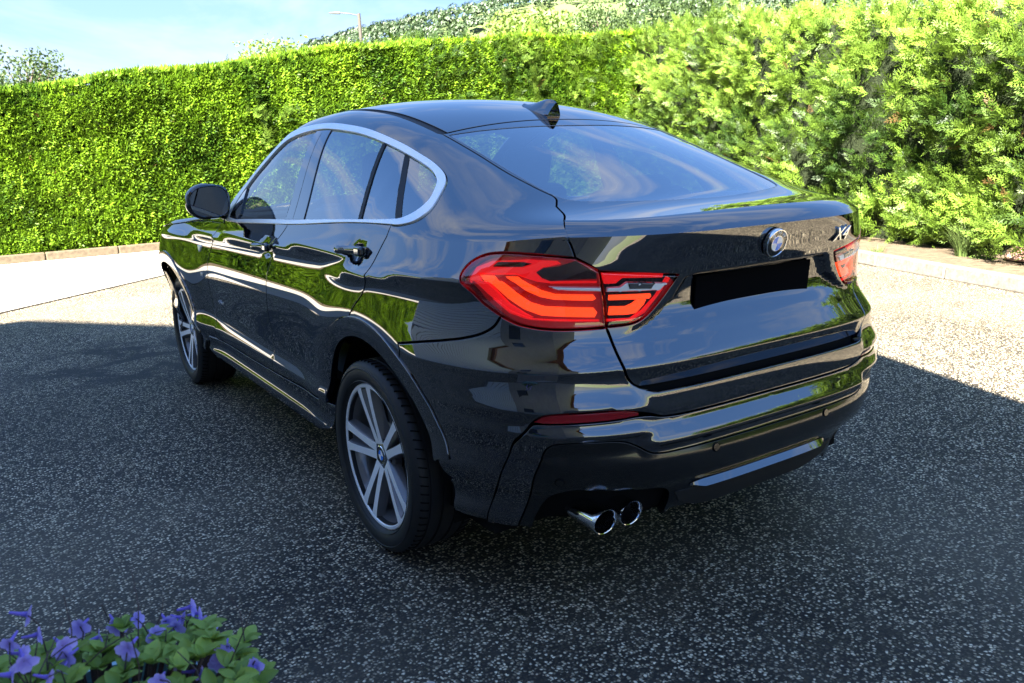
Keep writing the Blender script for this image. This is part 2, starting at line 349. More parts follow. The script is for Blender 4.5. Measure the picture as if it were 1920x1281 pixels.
# right, loose plumes
hr = empty('hedge', (7.6, 3.6, 0)); tag(hr, 'loose shaggy conifer hedge behind the concrete kerb on the right', 'hedge')
NP_ = 3900
P, Nn, Tt, s, tp, f = hedge_points(NP_, S_SPLIT-7.5, S_END, .16, 31, .17)
r2 = np.random.default_rng(6)
kp = r2.random(NP_) < np.clip((s-(S_SPLIT-7.5))/6.0, .0, 1)**.8; P, Nn, Tt, s, tp, f = P[kp], Nn[kp], Tt[kp], s[kp], tp[kp], f[kp]; NP_ = len(P); P -= Nn*(np.clip((S_SPLIT-s)/7, 0, 1)*.10)[:, None]
low = P[:, 2] < .25; P[low, 2] = r2.uniform(.2, .6, low.sum())
ax = Nn*.62+np.array([0, 0, .62])+Tt*r2.normal(size=(NP_, 1))*.45+r2.normal(size=P.shape)*.16; ax[:, 2] += .5*tp
ax /= np.linalg.norm(ax, axis=1)[:, None]; ln = r2.uniform(.22, .46, NP_)*(1+.25*tp)
base = P-ax*(ln*.75)[:, None]
K = 10
u = r2.uniform(.25, 1.0, (NP_, K)); q = base[:, None]+ax[:, None]*(u*ln[:, None])[..., None]
d = ax[:, None]*(.55+.5*u[..., None])+r2.normal(size=(NP_, K, 3))*.62+Nn[:, None]*.25
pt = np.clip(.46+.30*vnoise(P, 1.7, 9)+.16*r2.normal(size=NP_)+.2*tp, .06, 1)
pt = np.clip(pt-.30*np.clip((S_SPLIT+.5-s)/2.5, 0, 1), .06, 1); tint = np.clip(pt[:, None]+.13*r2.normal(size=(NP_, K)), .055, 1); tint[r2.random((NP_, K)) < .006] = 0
Vs, Fs, Ts_, n0 = [], [], [], 0
for v in range(3):
    tV, tF = frond_template(5, .44, .044, 40+v, 42); sel = np.arange(NP_*K) % 3 == v
    V, F, tt = scatter(tV, tF, q.reshape(-1, 3)[sel], d.reshape(-1, 3)[sel], None, r2.uniform(.13, .24, sel.sum()), tint.ravel()[sel]); Vs.append(V); Fs.append(F+n0); Ts_.append(tt); n0 += len(V)
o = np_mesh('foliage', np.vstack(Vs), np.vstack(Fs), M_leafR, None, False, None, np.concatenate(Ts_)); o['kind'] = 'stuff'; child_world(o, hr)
child_world(hedge_core('shade_core', S_SPLIT-1.2, S_END-.2, .26, None), hr)
# ---- house behind the camera (casts the shade, mirrored in the paint)
hd = Vector((-.945, .326)).normalized(); hn = Vector((.326, .945)).normalized(); ct = 1/math.tan(SUN_EL)
HE, PIT = 6.2, .5286*math.tan(SUN_EL)
C0 = Vector((2.9, .59))-SUN_AZ_LIGHT*(HE*ct)               # eaves corner of the roof
hs = empty('house', (C0.x-3, C0.y-4, 0)); tag(hs, 'pale rendered gabled house standing behind the viewpoint, shading the drive', 'house')
M_rend = rough_mat('pale_render', (.26, .23, .20), (.34, .31, .28), 4, .9, .15, .004); M_tile = rough_mat('roof_tile', (.20, .09, .055), (.30, .15, .09), 6, .85, .5, .02)
def P3(s_, b_, z_): v = C0+hd*s_-hn*b_; return (v.x, v.y, z_)
W2 = 8.6; DPT = 11.
def quad(bm, pts): return bm.faces.new([bm.verts.new(p) for p in pts])
bm = bmesh.new(); ov = .45
wall = [(ov, 0), (2*W2-ov, 0), (2*W2-ov, HE-.05+ov*PIT), (W2, HE-.05+W2*PIT), (ov, HE-.05+ov*PIT)]
fa = [bm.verts.new(P3(a, ov, z)) for a, z in wall]; bb = [bm.verts.new(P3(a, DPT-ov, z)) for a, z in wall]
bm.faces.new(fa); bm.faces.new(bb[::-1])
for i in range(5): bm.faces.new((fa[i], fa[(i+1) % 5], bb[(i+1) % 5], bb[i]))
bmesh.ops.recalc_face_normals(bm, faces=bm.faces); child_world(bm_obj('wall', bm, M_rend), hs)
for sgn in (0, 1):
    bm = bmesh.new(); pr = [(0, HE), (W2, HE+W2*PIT)] if sgn == 0 else [(W2, HE+W2*PIT), (2*W2, HE)]
    for th in (0, .16):
        pass
    a = [bm.verts.new(P3(s_, b_, z-t_)) for t_ in (0, .18) for (s_, z) in pr for b_ in (0, DPT)]
    for f_ in ((0, 1, 3, 2), (4, 6, 7, 5), (0, 2, 6, 4), (1, 5, 7, 3), (0, 4, 5, 1), (2, 3, 7, 6)): bm.faces.new([a[i] for i in f_])
    bmesh.ops.recalc_face_normals(bm, faces=bm.faces); child_world(bm_obj('roof', bm, M_tile), hs)
bm = bmesh.new(); c = P3(6.6, .9, 0); box(bm, (c[0], c[1], HE+6.6*PIT+.25), (.75, .55, 1.5)); child_world(bm_obj('chimney', bm, M_rend), hs)
M_wpane = mat('dark_pane', (.02, .025, .03), .05); M_shut = mat('shutter_paint', (.30, .36, .42), .5)
for s_, z_ in ((3.2, 1.0), (6.2, 1.0), (3.2, 3.7), (6.2, 3.7)):
    bm = bmesh.new(); a = P3(s_, ov-.02, z_); g_ = box(bm, (0, 0, .65), (1.1, .05, 1.3)); wo_ = bm_obj('window', bm, M_wpane); wo_.location = a; wo_.rotation_euler = (0, 0, math.atan2(hd.y, hd.x)); child_world(wo_, hs)
# garage wing with a slatted door, left of the car
gx = -7.5
gw = empty('garage', (gx-2, 1.5, 0)); tag(gw, 'garage clad in pale boards, left of the drive outside the frame', 'garage')
bm = bmesh.new(); box(bm, (gx-2.6, 1.2, 2.6), (5.2, 7.4, 5.2)); child_world(bm_obj('wall', bm, M_rend), gw)
bm = bmesh.new(); box(bm, (gx-2.5, 1.2, 5.28), (5.7, 7.9, .16)); child_world(bm_obj('roof', bm, M_tile), gw)
M_slat = mat('slat_paint', (.76, .78, .80), .45); me_ = None
for i in range(40):
    bm = bmesh.new(); box(bm, (0, 0, 0), (.05, 7.3, .10), Matrix.Rotation(R(14), 3, 'Y')); o = bm_obj('siding_board', bm, M_slat) if me_ is None else link_mesh('siding_board', me_); 
    if me_ is None: me_ = o.data
    else: bm.free()
    o.location = (gx+.03, 1.2, .12+i*.122); child_world(o, gw)
# ---- distance: hill, wood, trees, lamp
def polar(az, r): return CAM_POS.x+r*math.sin(R(az)), CAM_POS.y+r*math.cos(R(az))
def hill_el(az): return np.interp(az, [8, 14, 18, 21, 23, 27, 30.5, 34, 38, 42, 47, 55, 70], [0, 1.5, 4.6, 6.3, 6.9, 7.7, 8.4, 9.0, 9.3, 9.3, 9.0, 8.6, 7.5])
def hill_z(az, r):
    t = np.clip((r-260)/300, 0, 1); return (1.3+560*np.tan(np.radians(hill_el(az))))*(t*t*(3-2*t))
AZ = np.linspace(6, 74, 90); RR = np.linspace(250, 640, 24); V = []; F = []
for a in AZ:
    for r_ in RR:
        x, y = polar(a, r_); V.append((x, y, float(hill_z(a, min(r_, 560)))-max(0, r_-560)*.2+float(vnoise(np.array([[x, y, 0.]]), .03, 12)[0])*1.2-2))
n = len(RR)
for i in range(len(AZ)-1):
    for j in range(n-1): F.append((i*n+j, i*n+j+1, (i+1)*n+j+1, (i+1)*n+j))
o = np_mesh('hill', V, F, rough_mat('hill_meadow', (.05, .08, .025), (.09, .12, .04), .02), None, True); o['kind'] = 'structure'
r3 = np.random.default_rng(9); NT = 2200
az = r3.uniform(9, 60, NT); rr_ = 260+300*r3.random(NT)**.7
px = np.stack([CAM_POS.x+rr_*np.sin(np.radians(az)), CAM_POS.y+rr_*np.cos(np.radians(az)), hill_z(az, rr_)], 1)
clear = (vnoise(px*[1, 1, 0], .022, 14) > .75); px = px[~clear]; NT = len(px)
crown_d = r3.normal(size=(NT, 60, 3)); crown_d /= np.linalg.norm(crown_d, axis=2)[..., None]; crown_d[..., 2] = np.abs(crown_d[..., 2])*1.1-.15
rad = r3.uniform(2.6, 5.2, NT); pts = px[:, None]+crown_d*rad[:, None, None]*r3.uniform(.7, 1.05, (NT, 60, 1))+np.array([0, 0, 3.])
tq = np.array([(-.5, -.5, 0), (.5, -.4, .1), (.55, .5, -.1), (-.45, .55, .1)]); tqf = np.array([(0, 1, 2, 3)])
tn = np.clip(.45+.16*r3.normal(size=NT)[:, None]+.14*r3.normal(size=(NT, 60)), .06, 1)
V, F, tt = scatter(tq, tqf, pts.reshape(-1, 3), crown_d.reshape(-1, 3)[:, [1, 2, 0]], crown_d.reshape(-1, 3), np.repeat(rad, 60)*r3.uniform(.16, .34, NT*60), tn.ravel())
M_wood = leaf_mat('wood_leaf', (.013, .030, .012), (.042, .072, .024), trans=.2)
o = np_mesh('wood', V, F, M_wood, None, False, None, tt); tag(o, 'dense green wood covering the far hillside', 'wood', kind='stuff')
def tree(name, label, x, y, ztop, rad, nleaf, lsz, m, seed, sparse=1., trunk_m=None, squash=1.):
    r = np.random.default_rng(seed); e = empty(name, (x, y, 0)); tag(e, label, 'tree'); bm = bmesh.new(); zc = ztop-rad*squash
    tube(bm, [(0, 0, -.2), (.03, .02, zc*.5), (.0, .05, zc), (.05, 0, zc+rad*.6)], [rad*.09+.05, rad*.075+.03, rad*.055, rad*.02], 9)
    tips = []
    for k in range(11):
        a = k*2.4; z0_ = zc*(.62+.035*k); t_ = Vector((math.cos(a)*rad*r.uniform(.5, .85), math.sin(a)*rad*r.uniform(.5, .85), zc+rad*squash*r.uniform(-.3, .75))); tips.append(t_)
        tube(bm, [(0, 0, z0_), tuple(Vector((0, 0, z0_)).lerp(t_, .55)+Vector((0, 0, .1*rad))), tuple(t_)], [rad*.035+.01, rad*.02+.006, .008], 6)
    o = bm_obj('trunk', bm, trunk_m or M_bark); o.parent = e
    c = np.array([tuple(t) for t in tips]+[(0, 0, zc+rad*.5*squash)]); k = r.integers(0, len(c), nleaf)
    p = c[k]+np.clip(r.normal(size=(nleaf, 3)), -1.8, 1.8)*rad*.27*np.array([1, 1, squash])*sparse
    leaf = np.array([(0, 0, 0), (.45, -.30, .05), (1, 0, -.05), (.45, .30, .05)])
    V, F, tt = scatter(leaf, tqf, p, r.normal(size=(nleaf, 3)), None, r.uniform(.6, 1.2, nleaf)*lsz, np.clip(.5+.2*vnoise(p, 2.2/rad, seed)+.2*r.normal(size=nleaf), .06, 1))
    o = np_mesh('crown', V, F, m, e, False, None, tt); return e
M_bark = rough_mat('bark', (.06, .045, .032), (.16, .13, .10), 18, .9, .7, .02)
M_leafT = leaf_mat('broad_leaf', (.045, .085, .012), (.19, .27, .05)); M_leafD = leaf_mat('dark_leaf', (.02, .04, .012), (.07, .11, .03))
for nm, lb, a, d_, el, rad, nl, ls, m_, sd, sp, sq in (
    ('round_tree', 'round light green tree rising over the clipped hedge, left of the lamp post', 19.6, 30, 6.75, 1.5, 5200, .15, M_leafT, 1, 1, .7),
    ('bushy_tree', 'low bushy tree just left of the round light green tree', 16.9, 34, 5.75, 1.2, 2600, .15, M_leafT, 2, 1, .6),
    ('pale_tree', 'pale leafy tree rising over the hedge in front of the wooded hill', 35.2, 22, 8.6, 1.0, 3600, .13, M_leafT, 3, 1, .9),
    ('sparse_tree', 'small sparse dark tree at the far left above the hedge', 4.6, 62, 6.4, 1.9, 1100, .26, M_leafD, 4, .75, 1.2),
    ('sparse_tree', 'slim sparse tree second from the left above the hedge', 6.0, 66, 6.1, 1.5, 900, .26, M_leafD, 5, .7, 1.3),
    ('sparse_tree', 'dark tree cut off by the left edge of the picture', 2.9, 60, 5.5, 1.6, 1100, .26, M_leafD, 6, .8, 1.),
    ('dark_tree', 'dark round tree above the hedge on the wooded hill', 45.5, 60, 9.2, 2.6, 2600, .3, M_leafD, 7, 1, 1.),
    ('dark_tree', 'dark tree above the hedge to the right of the pale leafy one', 40.3, 70, 9.0, 2.8, 2600, .3, M_leafD, 8, 1, .8)):
    x, y = polar(a, d_); tree(nm, lb, x, y, 1.37+d_*math.tan(R(el)), rad, nl, ls, m_, sd, sp, None, sq)
x, y = polar(24.35, 45); sl = empty('street_lamp', (x, y, 0)); tag(sl, 'tall grey street lamp with one arm, above the clipped hedge', 'street lamp')
bm = bmesh.new(); tube(bm, [(0, 0, -.2), (-.06, .03, 4), (-.12, .06, 8.35)], [.12, .10, .08], 12); bm_obj('post', bm, mat('post_concrete', (.05, .042, .036), .8), sl, True)
av = Vector((-math.cos(R(24.35)), math.sin(R(24.35)), 0)); b0 = Vector((-.12, .06, 8.25))
bm = bmesh.new(); tube(bm, [b0, b0+av*.5+Vector((0, 0, .1)), b0+av*1.0+Vector((0, 0, .14))], .028, 8); bm_obj('arm', bm, mat('arm_metal', (.08, .08, .08), .5, .2), sl)
bm = bmesh.new(); box(bm, (0, 0, 0), (.55, .22, .10)); 
for v in bm.verts:
    if v.co.x < 0: v.co.z *= .5; v.co.y *= .7
o = bm_obj('lamp_head', bm, mat('lamp_metal', (.10, .10, .11), .5, .3), sl, bevel=.03); o.location = b0+av*1.2+Vector((0, 0, .13)); o.rotation_euler = (0, 0, math.atan2(-av.y, -av.x))
# ---- rock and grass tuft by the kerb
def rock(x, y, z, s, seed):
    r = np.random.default_rng(seed); bm = bmesh.new(); bmesh.ops.create_icosphere(bm, subdivisions=3, radius=1)
    for v in bm.verts:
        p = np.array([tuple(v.co)]); k = 1+.16*vnoise(p, 1.6, seed)[0]+.06*vnoise(p, 4, seed+1)[0]; v.co = Vector((v.co.x*s[0]*k, v.co.y*s[1]*k, max(v.co.z*s[2]*k, -s[2]*.35)))
    o = bm_obj('rock', bm, rough_mat('red_stone', (.20, .07, .045), (.52, .36, .28), 7, .8, .5, .02), None, True, angle=70); o.location = (x, y, z); return o
tag(rock(6.90, 1.50, .16, (.13, .20, .12), 3), 'red brown stone lying at the foot of the hedge by the kerb', 'stone')
def grass_tuft(x, y, z, h, n, seed, label, m):
    r = np.random.default_rng(seed); V = []; F = []
    for i in range(n):
        a = r.uniform(0, 6.28); b = r.uniform(0, .10); p0 = np.array([b*math.cos(a), b*math.sin(a), 0]); L_ = h*r.uniform(.6, 1.15); ben = r.uniform(.15, .8); w = np.array([-math.sin(a), math.cos(a), 0])*.0035
        k = len(V)
        for t in (0, .35, .7, 1):
            c_ = p0+np.array([math.cos(a), math.sin(a), 0])*L_*ben*t**1.8+np.array([0, 0, 1])*L_*t*(1-.38*ben*t); V += [c_-w*(1-t*.9), c_+w*(1-t*.9)]
        F += [(k, k+1, k+3, k+2), (k+2, k+3, k+5, k+4), (k+4, k+5, k+7, k+6)]
    o = np_mesh('grass_tuft', V, F, m, None, True, None, np.repeat(np.clip(.5+.25*r.normal(size=n), .06, 1), 8)); o.location = (x, y, z); tag(o, label, 'grass'); return o
M_grass = leaf_mat('grass_blade', (.05, .09, .02), (.17, .24, .07))
grass_tuft(6.92, 2.12, .10, .42, 240, 4, 'long bladed grass tuft on the soil beside the red brown stone', M_grass)
grass_tuft(7.18, 3.85, .10, .34, 160, 5, 'grass tuft at the hedge foot just right of the car', M_grass)
grass_tuft(6.62, 2.95, .10, .10, 60, 6, 'short grass sprouting from the soil in the middle of the kerb', M_grass)
def pchip(xs,ys):
    xs=np.array(xs,float);ys=np.array(ys,float)
    o=np.argsort(xs);xs=xs[o];ys=ys[o]
    h=np.diff(xs);d=np.diff(ys)/h
    m=np.zeros(len(xs))
    for i in range(1,len(xs)-1):
        if d[i-1]*d[i]>0:
            w1=2*h[i]+h[i-1];w2=h[i]+2*h[i-1];m[i]=(w1+w2)/(w1/d[i-1]+w2/d[i])
    m[0]=d[0];m[-1]=d[-1]
    def f(x):
        x=np.asarray(x,float);xc=np.clip(x,xs[0],xs[-1])
        i=np.clip(np.searchsorted(xs,xc,side='right')-1,0,len(xs)-2)
        t=(xc-xs[i])/h[i]
        r=ys[i]*(1+2*t)*(1-t)**2+m[i]*h[i]*t*(1-t)**2+ys[i+1]*t*t*(3-2*t)+m[i+1]*h[i]*t*t*(t-1)
        return r+np.where(x<xs[0],(x-xs[0])*m[0],0)+np.where(x>xs[-1],(x-xs[-1])*m[-1],0)
    return f
def smooth(f,a,b,sig,n=2000):
    """gaussian-smoothed lookup of f on [a,b]"""
    x=np.linspace(a-4*sig,b+4*sig,n);y=f(x);dx=x[1]-x[0]
    k=int(4*sig/dx)+1;g=np.exp(-.5*(np.arange(-k,k+1)*dx/sig)**2);g/=g.sum()
    yp=np.pad(y,k,mode='edge');ys=np.convolve(yp,g,'valid')
    return lambda q:np.interp(q,x,ys)
def spl(xs,ys,sig):
    a,b=min(xs),max(xs)
    return smooth(pchip(xs,ys),a-.3,b+.3,sig,6000)
def sst(a,b,x):
    t=np.clip((np.asarray(x,float)-a)/(b-a),0,1);return t*t*(3-2*t)
# ---------- lower body ----------
YR0={1.16:-.948,1.14:-.945,1.12:-.941,1.08:-.930,1.05:-.922,1.02:-.912,1.0:-.906,.95:-.900,.90:-.897,.86:-.902,.82:-.922,.79:-.938,.776:-.943,.766:-.938,.745:-.935,.725:-.946,.703:-.951,.695:-.952,.66:-.950,.632:-.945,.622:-.943,.618:-.944,.59:-.9592,.564:-.9733,.560:-.9745,.556:-.973,.545:-.963,.535:-.959,.50:-.968,.46:-.966,.43:-.958,.40:-.935,.33:-.91,.25:-.87}
YR1=dict(YR0)
for k in (.745,.725,.703,.695,.66,.632,.622,.618,.59,.564,.560,.556,.545,.535): YR1.pop(k)
YR1.update({.745:-.930,.725:-.929,.70:-.936,.675:-.948,.667:-.951,.655:-.945,.637:-.941,.631:-.942,.628:-.943,.598:-.9605,.594:-.961,.589:-.957,.578:-.950,.55:-.952})
YRG={k:v for k,v in YR0.items() if k>.75};YRG.update({.74:-.926,.716:-.917,.70:-.913,.66:-.905})
yr0g=spl(list(YRG),list(YRG.values()),.0035)
GATE=[False]
yr0=spl(list(YR0),list(YR0.values()),.0035)
yr1=spl(list(YR1),list(YR1.values()),.0035)
def yr(z,e):
    w=sst(.53,.60,e);return (yr0g if GATE[0] else yr0)(z)*(1-w)+yr1(z)*w
DD=.90
def NEf(z): return 3.2+.8*sst(.86,.64,z)*sst(.44,.62,z)
wz=spl([.20,.26,.295,.31,.36,.375,.42,.45,.47,.50,.54,.60,.68,.74,.79,.84,.90,.95,.985,1.0,1.06,1.12,1.17,1.25],
       [.86,.880,.905,.910,.893,.892,.905,.915,.917,.908,.902,.905,.917,.926,.9300,.9275,.9185,.9090,.9030,.9015,.892,.872,.847,.80],.008)
# width change along y
wy=spl([-1.0,-.6,-.2,.3,1.0,1.8,2.4,2.81,3.1,3.4,3.7],[-.030,-.008,.006,.004,0,-.002,.006,.016,.016,0,-.02],.12)
crF=spl([-.3,.06,1.06,1.9,2.6,3.2],[1.062,1.052,1.012,.985,.962,.93],.05)   # front tornado height
crR=spl([-1.0,-.7,-.2,.25,.6],[1.030,1.022,1.004,.965,.93],.05)
def ridge(dz,w,r=.004): 
    a=np.sqrt(dz*dz+r*r)-r
    return np.exp(-a/w)
ZMX=3.70
def Wside(y,z):
    y=np.asarray(y,float);z=np.asarray(z,float)
    X=wz(z)+wy(y)
    zn=sst(1.0,1.15,z)
    X=X-.058*zn*sst(-.2,-.9,y)        # rear shoulder narrows
    X=X+.027*ridge(z-crF(y),.034)*sst(-.12,.25,y)*sst(3.3,2.7,y)
    X=X+.029*ridge(z-crR(y),.034)*sst(.42,.0,y)*sst(-.75,-.45,y)
    # wheel arch haunches
    for yc,a,sg in ((0,.016,.14),(2.81,.048,.20)):
        d=np.sqrt((y-yc)**2+(z-.345)**2)
        X=X+a*np.exp(-((d-.50)/sg)**2)*sst(.2,.5,z)
    for yh,zh in ((.062,1.052),(1.022,.992)):
        X=X-.020*np.exp(-(((y-yh)/.060)**2+((z-zh)/.034)**2)**1.5)
    # front rounding
    t=np.clip((y-2.88)/(ZMX-2.88),0,.9995)
    X=X*(1-t**2.2)**(1/2.2)
    return X
def Lxy(q,z):
    q=np.asarray(q,float);z=np.asarray(z,float)
    th=np.clip(q,0,np.pi/2);c=np.cos(th);s=np.sin(th)
    NE=NEf(z);r=(c**NE+s**NE)**(-1/NE)
    e=r*s;g=np.maximum(r*c,0)
    y=yr(z,e)+DD*(1-g)+np.maximum(q-np.pi/2,0)*DD
    X=Wside(y,z)*e
    return X,y
def Lp(q,z):
    X,y=Lxy(q,z);z=np.asarray(z,float)+0*X
    return np.stack([-X,y,z],-1)
def XL(y,z):
    """half width of lower body at y,z"""
    y=np.asarray(y,float)
    e=np.ones_like(y+z)*.7;NE=NEf(z)
    for _ in range(6):
        g=np.clip(1-(y-yr(z,e))/DD,0,1);e=(1-g**NE)**(1/NE)
    return Wside(y,z)*e
# ---------- upper body ----------
z0f=spl([-1.0,-.8,-.5,-.175,.838,1.636,2.1,2.6,3.1,3.7],[1.14,1.134,1.122,1.120,1.100,1.067,1.06,1.02,.97,.86],.06)
X2f=spl([-.95,-.8,-.7,-.5,-.2,.2,.8,1.3,1.75,2.1,2.5,3.7],[.40,.50,.53,.54,.54,.55,.585,.63,.70,.76,.78,.72],.06)
z2f=spl([-.95,-.87,-.75,-.6,-.4,-.1,.2,.5,.8,1.1,1.4,1.75,2.1,2.5,3.1,3.7],
        [1.170,1.173,1.180,1.202,1.266,1.368,1.462,1.528,1.555,1.54,1.455,1.28,1.09,1.045,.98,.85],.05)
zcf=spl([-1.0,-.87,-.78,-.70,-.6,-.5,-.2,.10,.30,.6,.9,1.2,1.45,1.7,2.0,2.35,2.8,3.3,3.7],
        [1.182,1.185,1.190,1.200,1.233,1.270,1.383,1.484,1.541,1.592,1.611,1.612,1.575,1.47,1.30,1.10,1.04,.97,.86],.045)
PC=2.2
def Up(y,t):
    y=np.asarray(y,float);t=np.asarray(t,float)
    y,t=np.broadcast_arrays(y,t)
    z0=z0f(y);X0=XL(y,z0)
    dz=.004;dX=(XL(y,z0)-XL(y,z0-dz))/dz   # slope dX/dz
    n0=np.sqrt(1+dX*dX)
    X2=np.minimum(X2f(y),X0-.01);z2=z2f(y);zc=np.maximum(zcf(y),z2+.001)
    ch=np.sqrt((X0-X2)**2+(z2-z0)**2)
    m=-(zc-z2)*PC/X2                         # dz/dX
    nm=np.sqrt(1+m*m)
    rr=sst(.3,-.5,y);k0=(.42-.17*rr)*ch;k2=(.34-.06*rr)*ch
    a=np.clip(t,0,1)
    ax=X0+k0*dX/n0;az=z0+k0/n0
    bx=X2+k2/nm;bz=z2+k2*m/nm
    X=X0*(1-a)**3+3*ax*a*(1-a)**2+3*bx*a*a*(1-a)+X2*a**3
    z=z0*(1-a)**3+3*az*a*(1-a)**2+3*bz*a*a*(1-a)+z2*a**3
    b=np.clip(t-1,0,1);Xr=X2*(1-b);
    zr=zc-(zc-z2)*(1-b)**PC
    X=np.where(t>1,Xr,X);z=np.where(t>1,zr,z)
    return np.stack([-X,y,z],-1)
def top(X,y):
    """crown height field"""
    X2=np.minimum(X2f(y),XL(y,z0f(y))-.01);z2=z2f(y);zc=np.maximum(zcf(y),z2+.001)
    return zc-(zc-z2)*np.minimum(np.abs(X)/X2,1.3)**PC
def Lq(y, z):
    """outline parameter for a point of the body side at (y, z)"""
    y = np.asarray(y, float); z = np.asarray(z, float)+0*y; e = np.full_like(y, .9); NE = NEf(z)
    for _ in range(8):
        g = np.clip(1-(y-yr(z, e))/DD, 0, 1); e = (1-g**NE)**(1/NE)
    ff = (y-yr(z, 1+0*y)-DD)/DD
    return np.where(ff > 0, np.pi/2+ff, np.arctan2(e, g))
def Ls(q, z):
    """signed: q<0 is the right side; includes the number-plate recess"""
    q = np.asarray(q, float); z = np.asarray(z, float)
    p = Lp(np.abs(q), z); X = -p[..., 0]
    xs = np.interp(z, [.86, .90, .95, 1.01, 1.1], [.50, .41, .335, .295, .29])
    d = .034*sst(xs+.034, xs-.016, X)*sst(1.014, 1.006, z)*sst(.845, .935, z)
    p[..., 1] += d
    p[..., 0] *= np.where(q < 0, -1, 1)
    return p
def Ts(x, y):
    x = np.asarray(x, float); y = np.asarray(y, float); x, y = np.broadcast_arrays(x, y)
    return np.stack([x, y, top(x, y)], -1)
def normals(surf, u, v, sg, h=1.2e-3):
    n = np.cross(surf(u+h, v)-surf(u-h, v), surf(u, v+h)-surf(u, v-h))*sg
    return n/np.maximum(np.linalg.norm(n, axis=1), 1e-12)[:, None]
def Gs(q, z):
    GATE[0] = True
    try: return Ls(q, z)
    finally: GATE[0] = False
SURF = {'G': (Gs, -1, (.9, 1.)), 'L': (Ls, -1, (.9, 1.)), 'U': (Up, -1, (1., .42)), 'T': (Ts, 1, (1., 1.))}
def geo(sname, poly, res=.02, off=0., holes=(), gap=.0025, flange=.012, keep=None, vrows=(), urows=(), rnd_edge=.0015, offn=None):
    surf, sg, sc = SURF[sname]
    sc = np.array(sc); poly = np.asarray(poly, float)*sc; holes = [np.asarray(h, float)*sc for h in holes]
    def dens(p):
        out = []
        for a, b in zip(p, np.roll(p, -1, 0)):
            n = max(1, int(np.linalg.norm(b-a)/(res*.7)));
            out += [a+(b-a)*k/n for k in range(n)]
        return np.array(out)
    loops = [dens(poly)]+[dens(h) for h in holes]
    B = np.vstack(loops); lo, hi = poly.min(0), poly.max(0)
    gx, gy = np.meshgrid(np.arange(lo[0]+res*.37, hi[0], res), np.arange(lo[1]+res*.41, hi[1], res))
    I = [np.stack([gx.ravel(), gy.ravel()], 1)]
    for v in vrows:
        xs = np.arange(lo[0]+res*.2, hi[0], res); I.append(np.stack([xs, np.full_like(xs, v*sc[1])], 1))
    for v in urows:
        xs = np.arange(lo[1]+res*.2, hi[1], res); I.append(np.stack([np.full_like(xs, v*sc[0]), xs], 1))
    I = np.vstack(I); ok = inside(I, poly)
    for h in holes: ok &= ~inside(I, h)
    I = I[ok]
    if len(I):
        md = np.full(len(I), 1e9)
        for k in range(0, len(B), 300):
            md = np.minimum(md, ((I[:, None, :]-B[None, k:k+300])**2).sum(2).min(1))
        I = I[md > (max(.5*res, gap*2.2))**2]
    pts = np.vstack([B, I]); ed = []; s = 0
    for l in loops:
        n = len(l); ed += [(s+i, s+(i+1) % n) for i in range(n)]; s += n
    vo, eo, fo, *_ = delaunay_2d_cdt([Vector((float(a), float(b))) for a, b in pts], ed, [], 0, 1e-6)
    vo = np.array([(v.x, v.y) for v in vo]); fo = np.array([f for f in fo if len(f) == 3], int)
    c = vo[fo].mean(1); ok = inside(c, poly)
    for h in holes: ok &= ~inside(c, h)
    fo = fo[ok]; uq, inv = np.unique(fo.ravel(), return_inverse=True); vo = vo[uq]; fo = inv.reshape(-1, 3)
    uv = vo/sc; V = surf(uv[:, 0], uv[:, 1]); N = normals(surf, uv[:, 0], uv[:, 1], sg)
    fn = np.cross(V[fo[:, 1]]-V[fo[:, 0]], V[fo[:, 2]]-V[fo[:, 0]])
    fl = np.einsum('ij,ij->i', fn, N[fo[:, 0]]) < 0; fo[fl] = fo[fl][:, ::-1]
    if off or offn is not None: V = V+N*(off if offn is None else offn(uv[:, 0], uv[:, 1])[:, None])
    # boundary
    cnt = {}
    for t in fo:
        for a, b in ((t[0], t[1]), (t[1], t[2]), (t[2], t[0])): cnt[(a, b)] = 1
    be = [(a, b) for (a, b) in cnt if (b, a) not in cnt]
    if keep is not None: be = [(a, b) for a, b in be if not (keep(*uv[a]) and keep(*uv[b]))]
    if be and flange:
        lat = np.zeros_like(V)
        for a, b in be:
            d = V[b]-V[a]; l = np.cross(d, (N[a]+N[b])*.5); l /= max(np.linalg.norm(l), 1e-9); lat[a] += l; lat[b] += l
        bv = np.unique(np.array(be).ravel()); ln = np.linalg.norm(lat[bv], axis=1); lat[bv] /= np.maximum(ln, 1e-9)[:, None]
        V = V.copy(); V0 = V[bv].copy()
        V[bv] = V0-lat[bv]*(gap+rnd_edge)
        R1 = V0-lat[bv]*gap-N[bv]*rnd_edge; R2 = R1-N[bv]*flange
        n0 = len(V); nb = len(bv); ix = {b: i for i, b in enumerate(bv)}
        V = np.vstack([V, R1, R2]); N = np.vstack([N, lat[bv], lat[bv]])
        ex = []
        for a, b in be:
            i, j = ix[a], ix[b]
            ex += [(b, a, n0+i), (b, n0+i, n0+j), (n0+j, n0+i, n0+nb+i), (n0+j, n0+nb+i, n0+nb+j)]
        fo = np.vstack([fo, np.array(ex)])
    return V, fo, N
def flip(g):
    V, F, N = g; m = np.array([-1, 1, 1.]); return V*m, F[:, ::-1], N*m
def make(name, geos, m, parent):
    Vs, Fs, Ns = [], [], []; n = 0
    for V, F, N in geos: Vs.append(V); Fs.append(F+n); Ns.append(N); n += len(V)
    return np_mesh(name, np.vstack(Vs), np.vstack(Fs), m, parent, True, np.vstack(Ns))
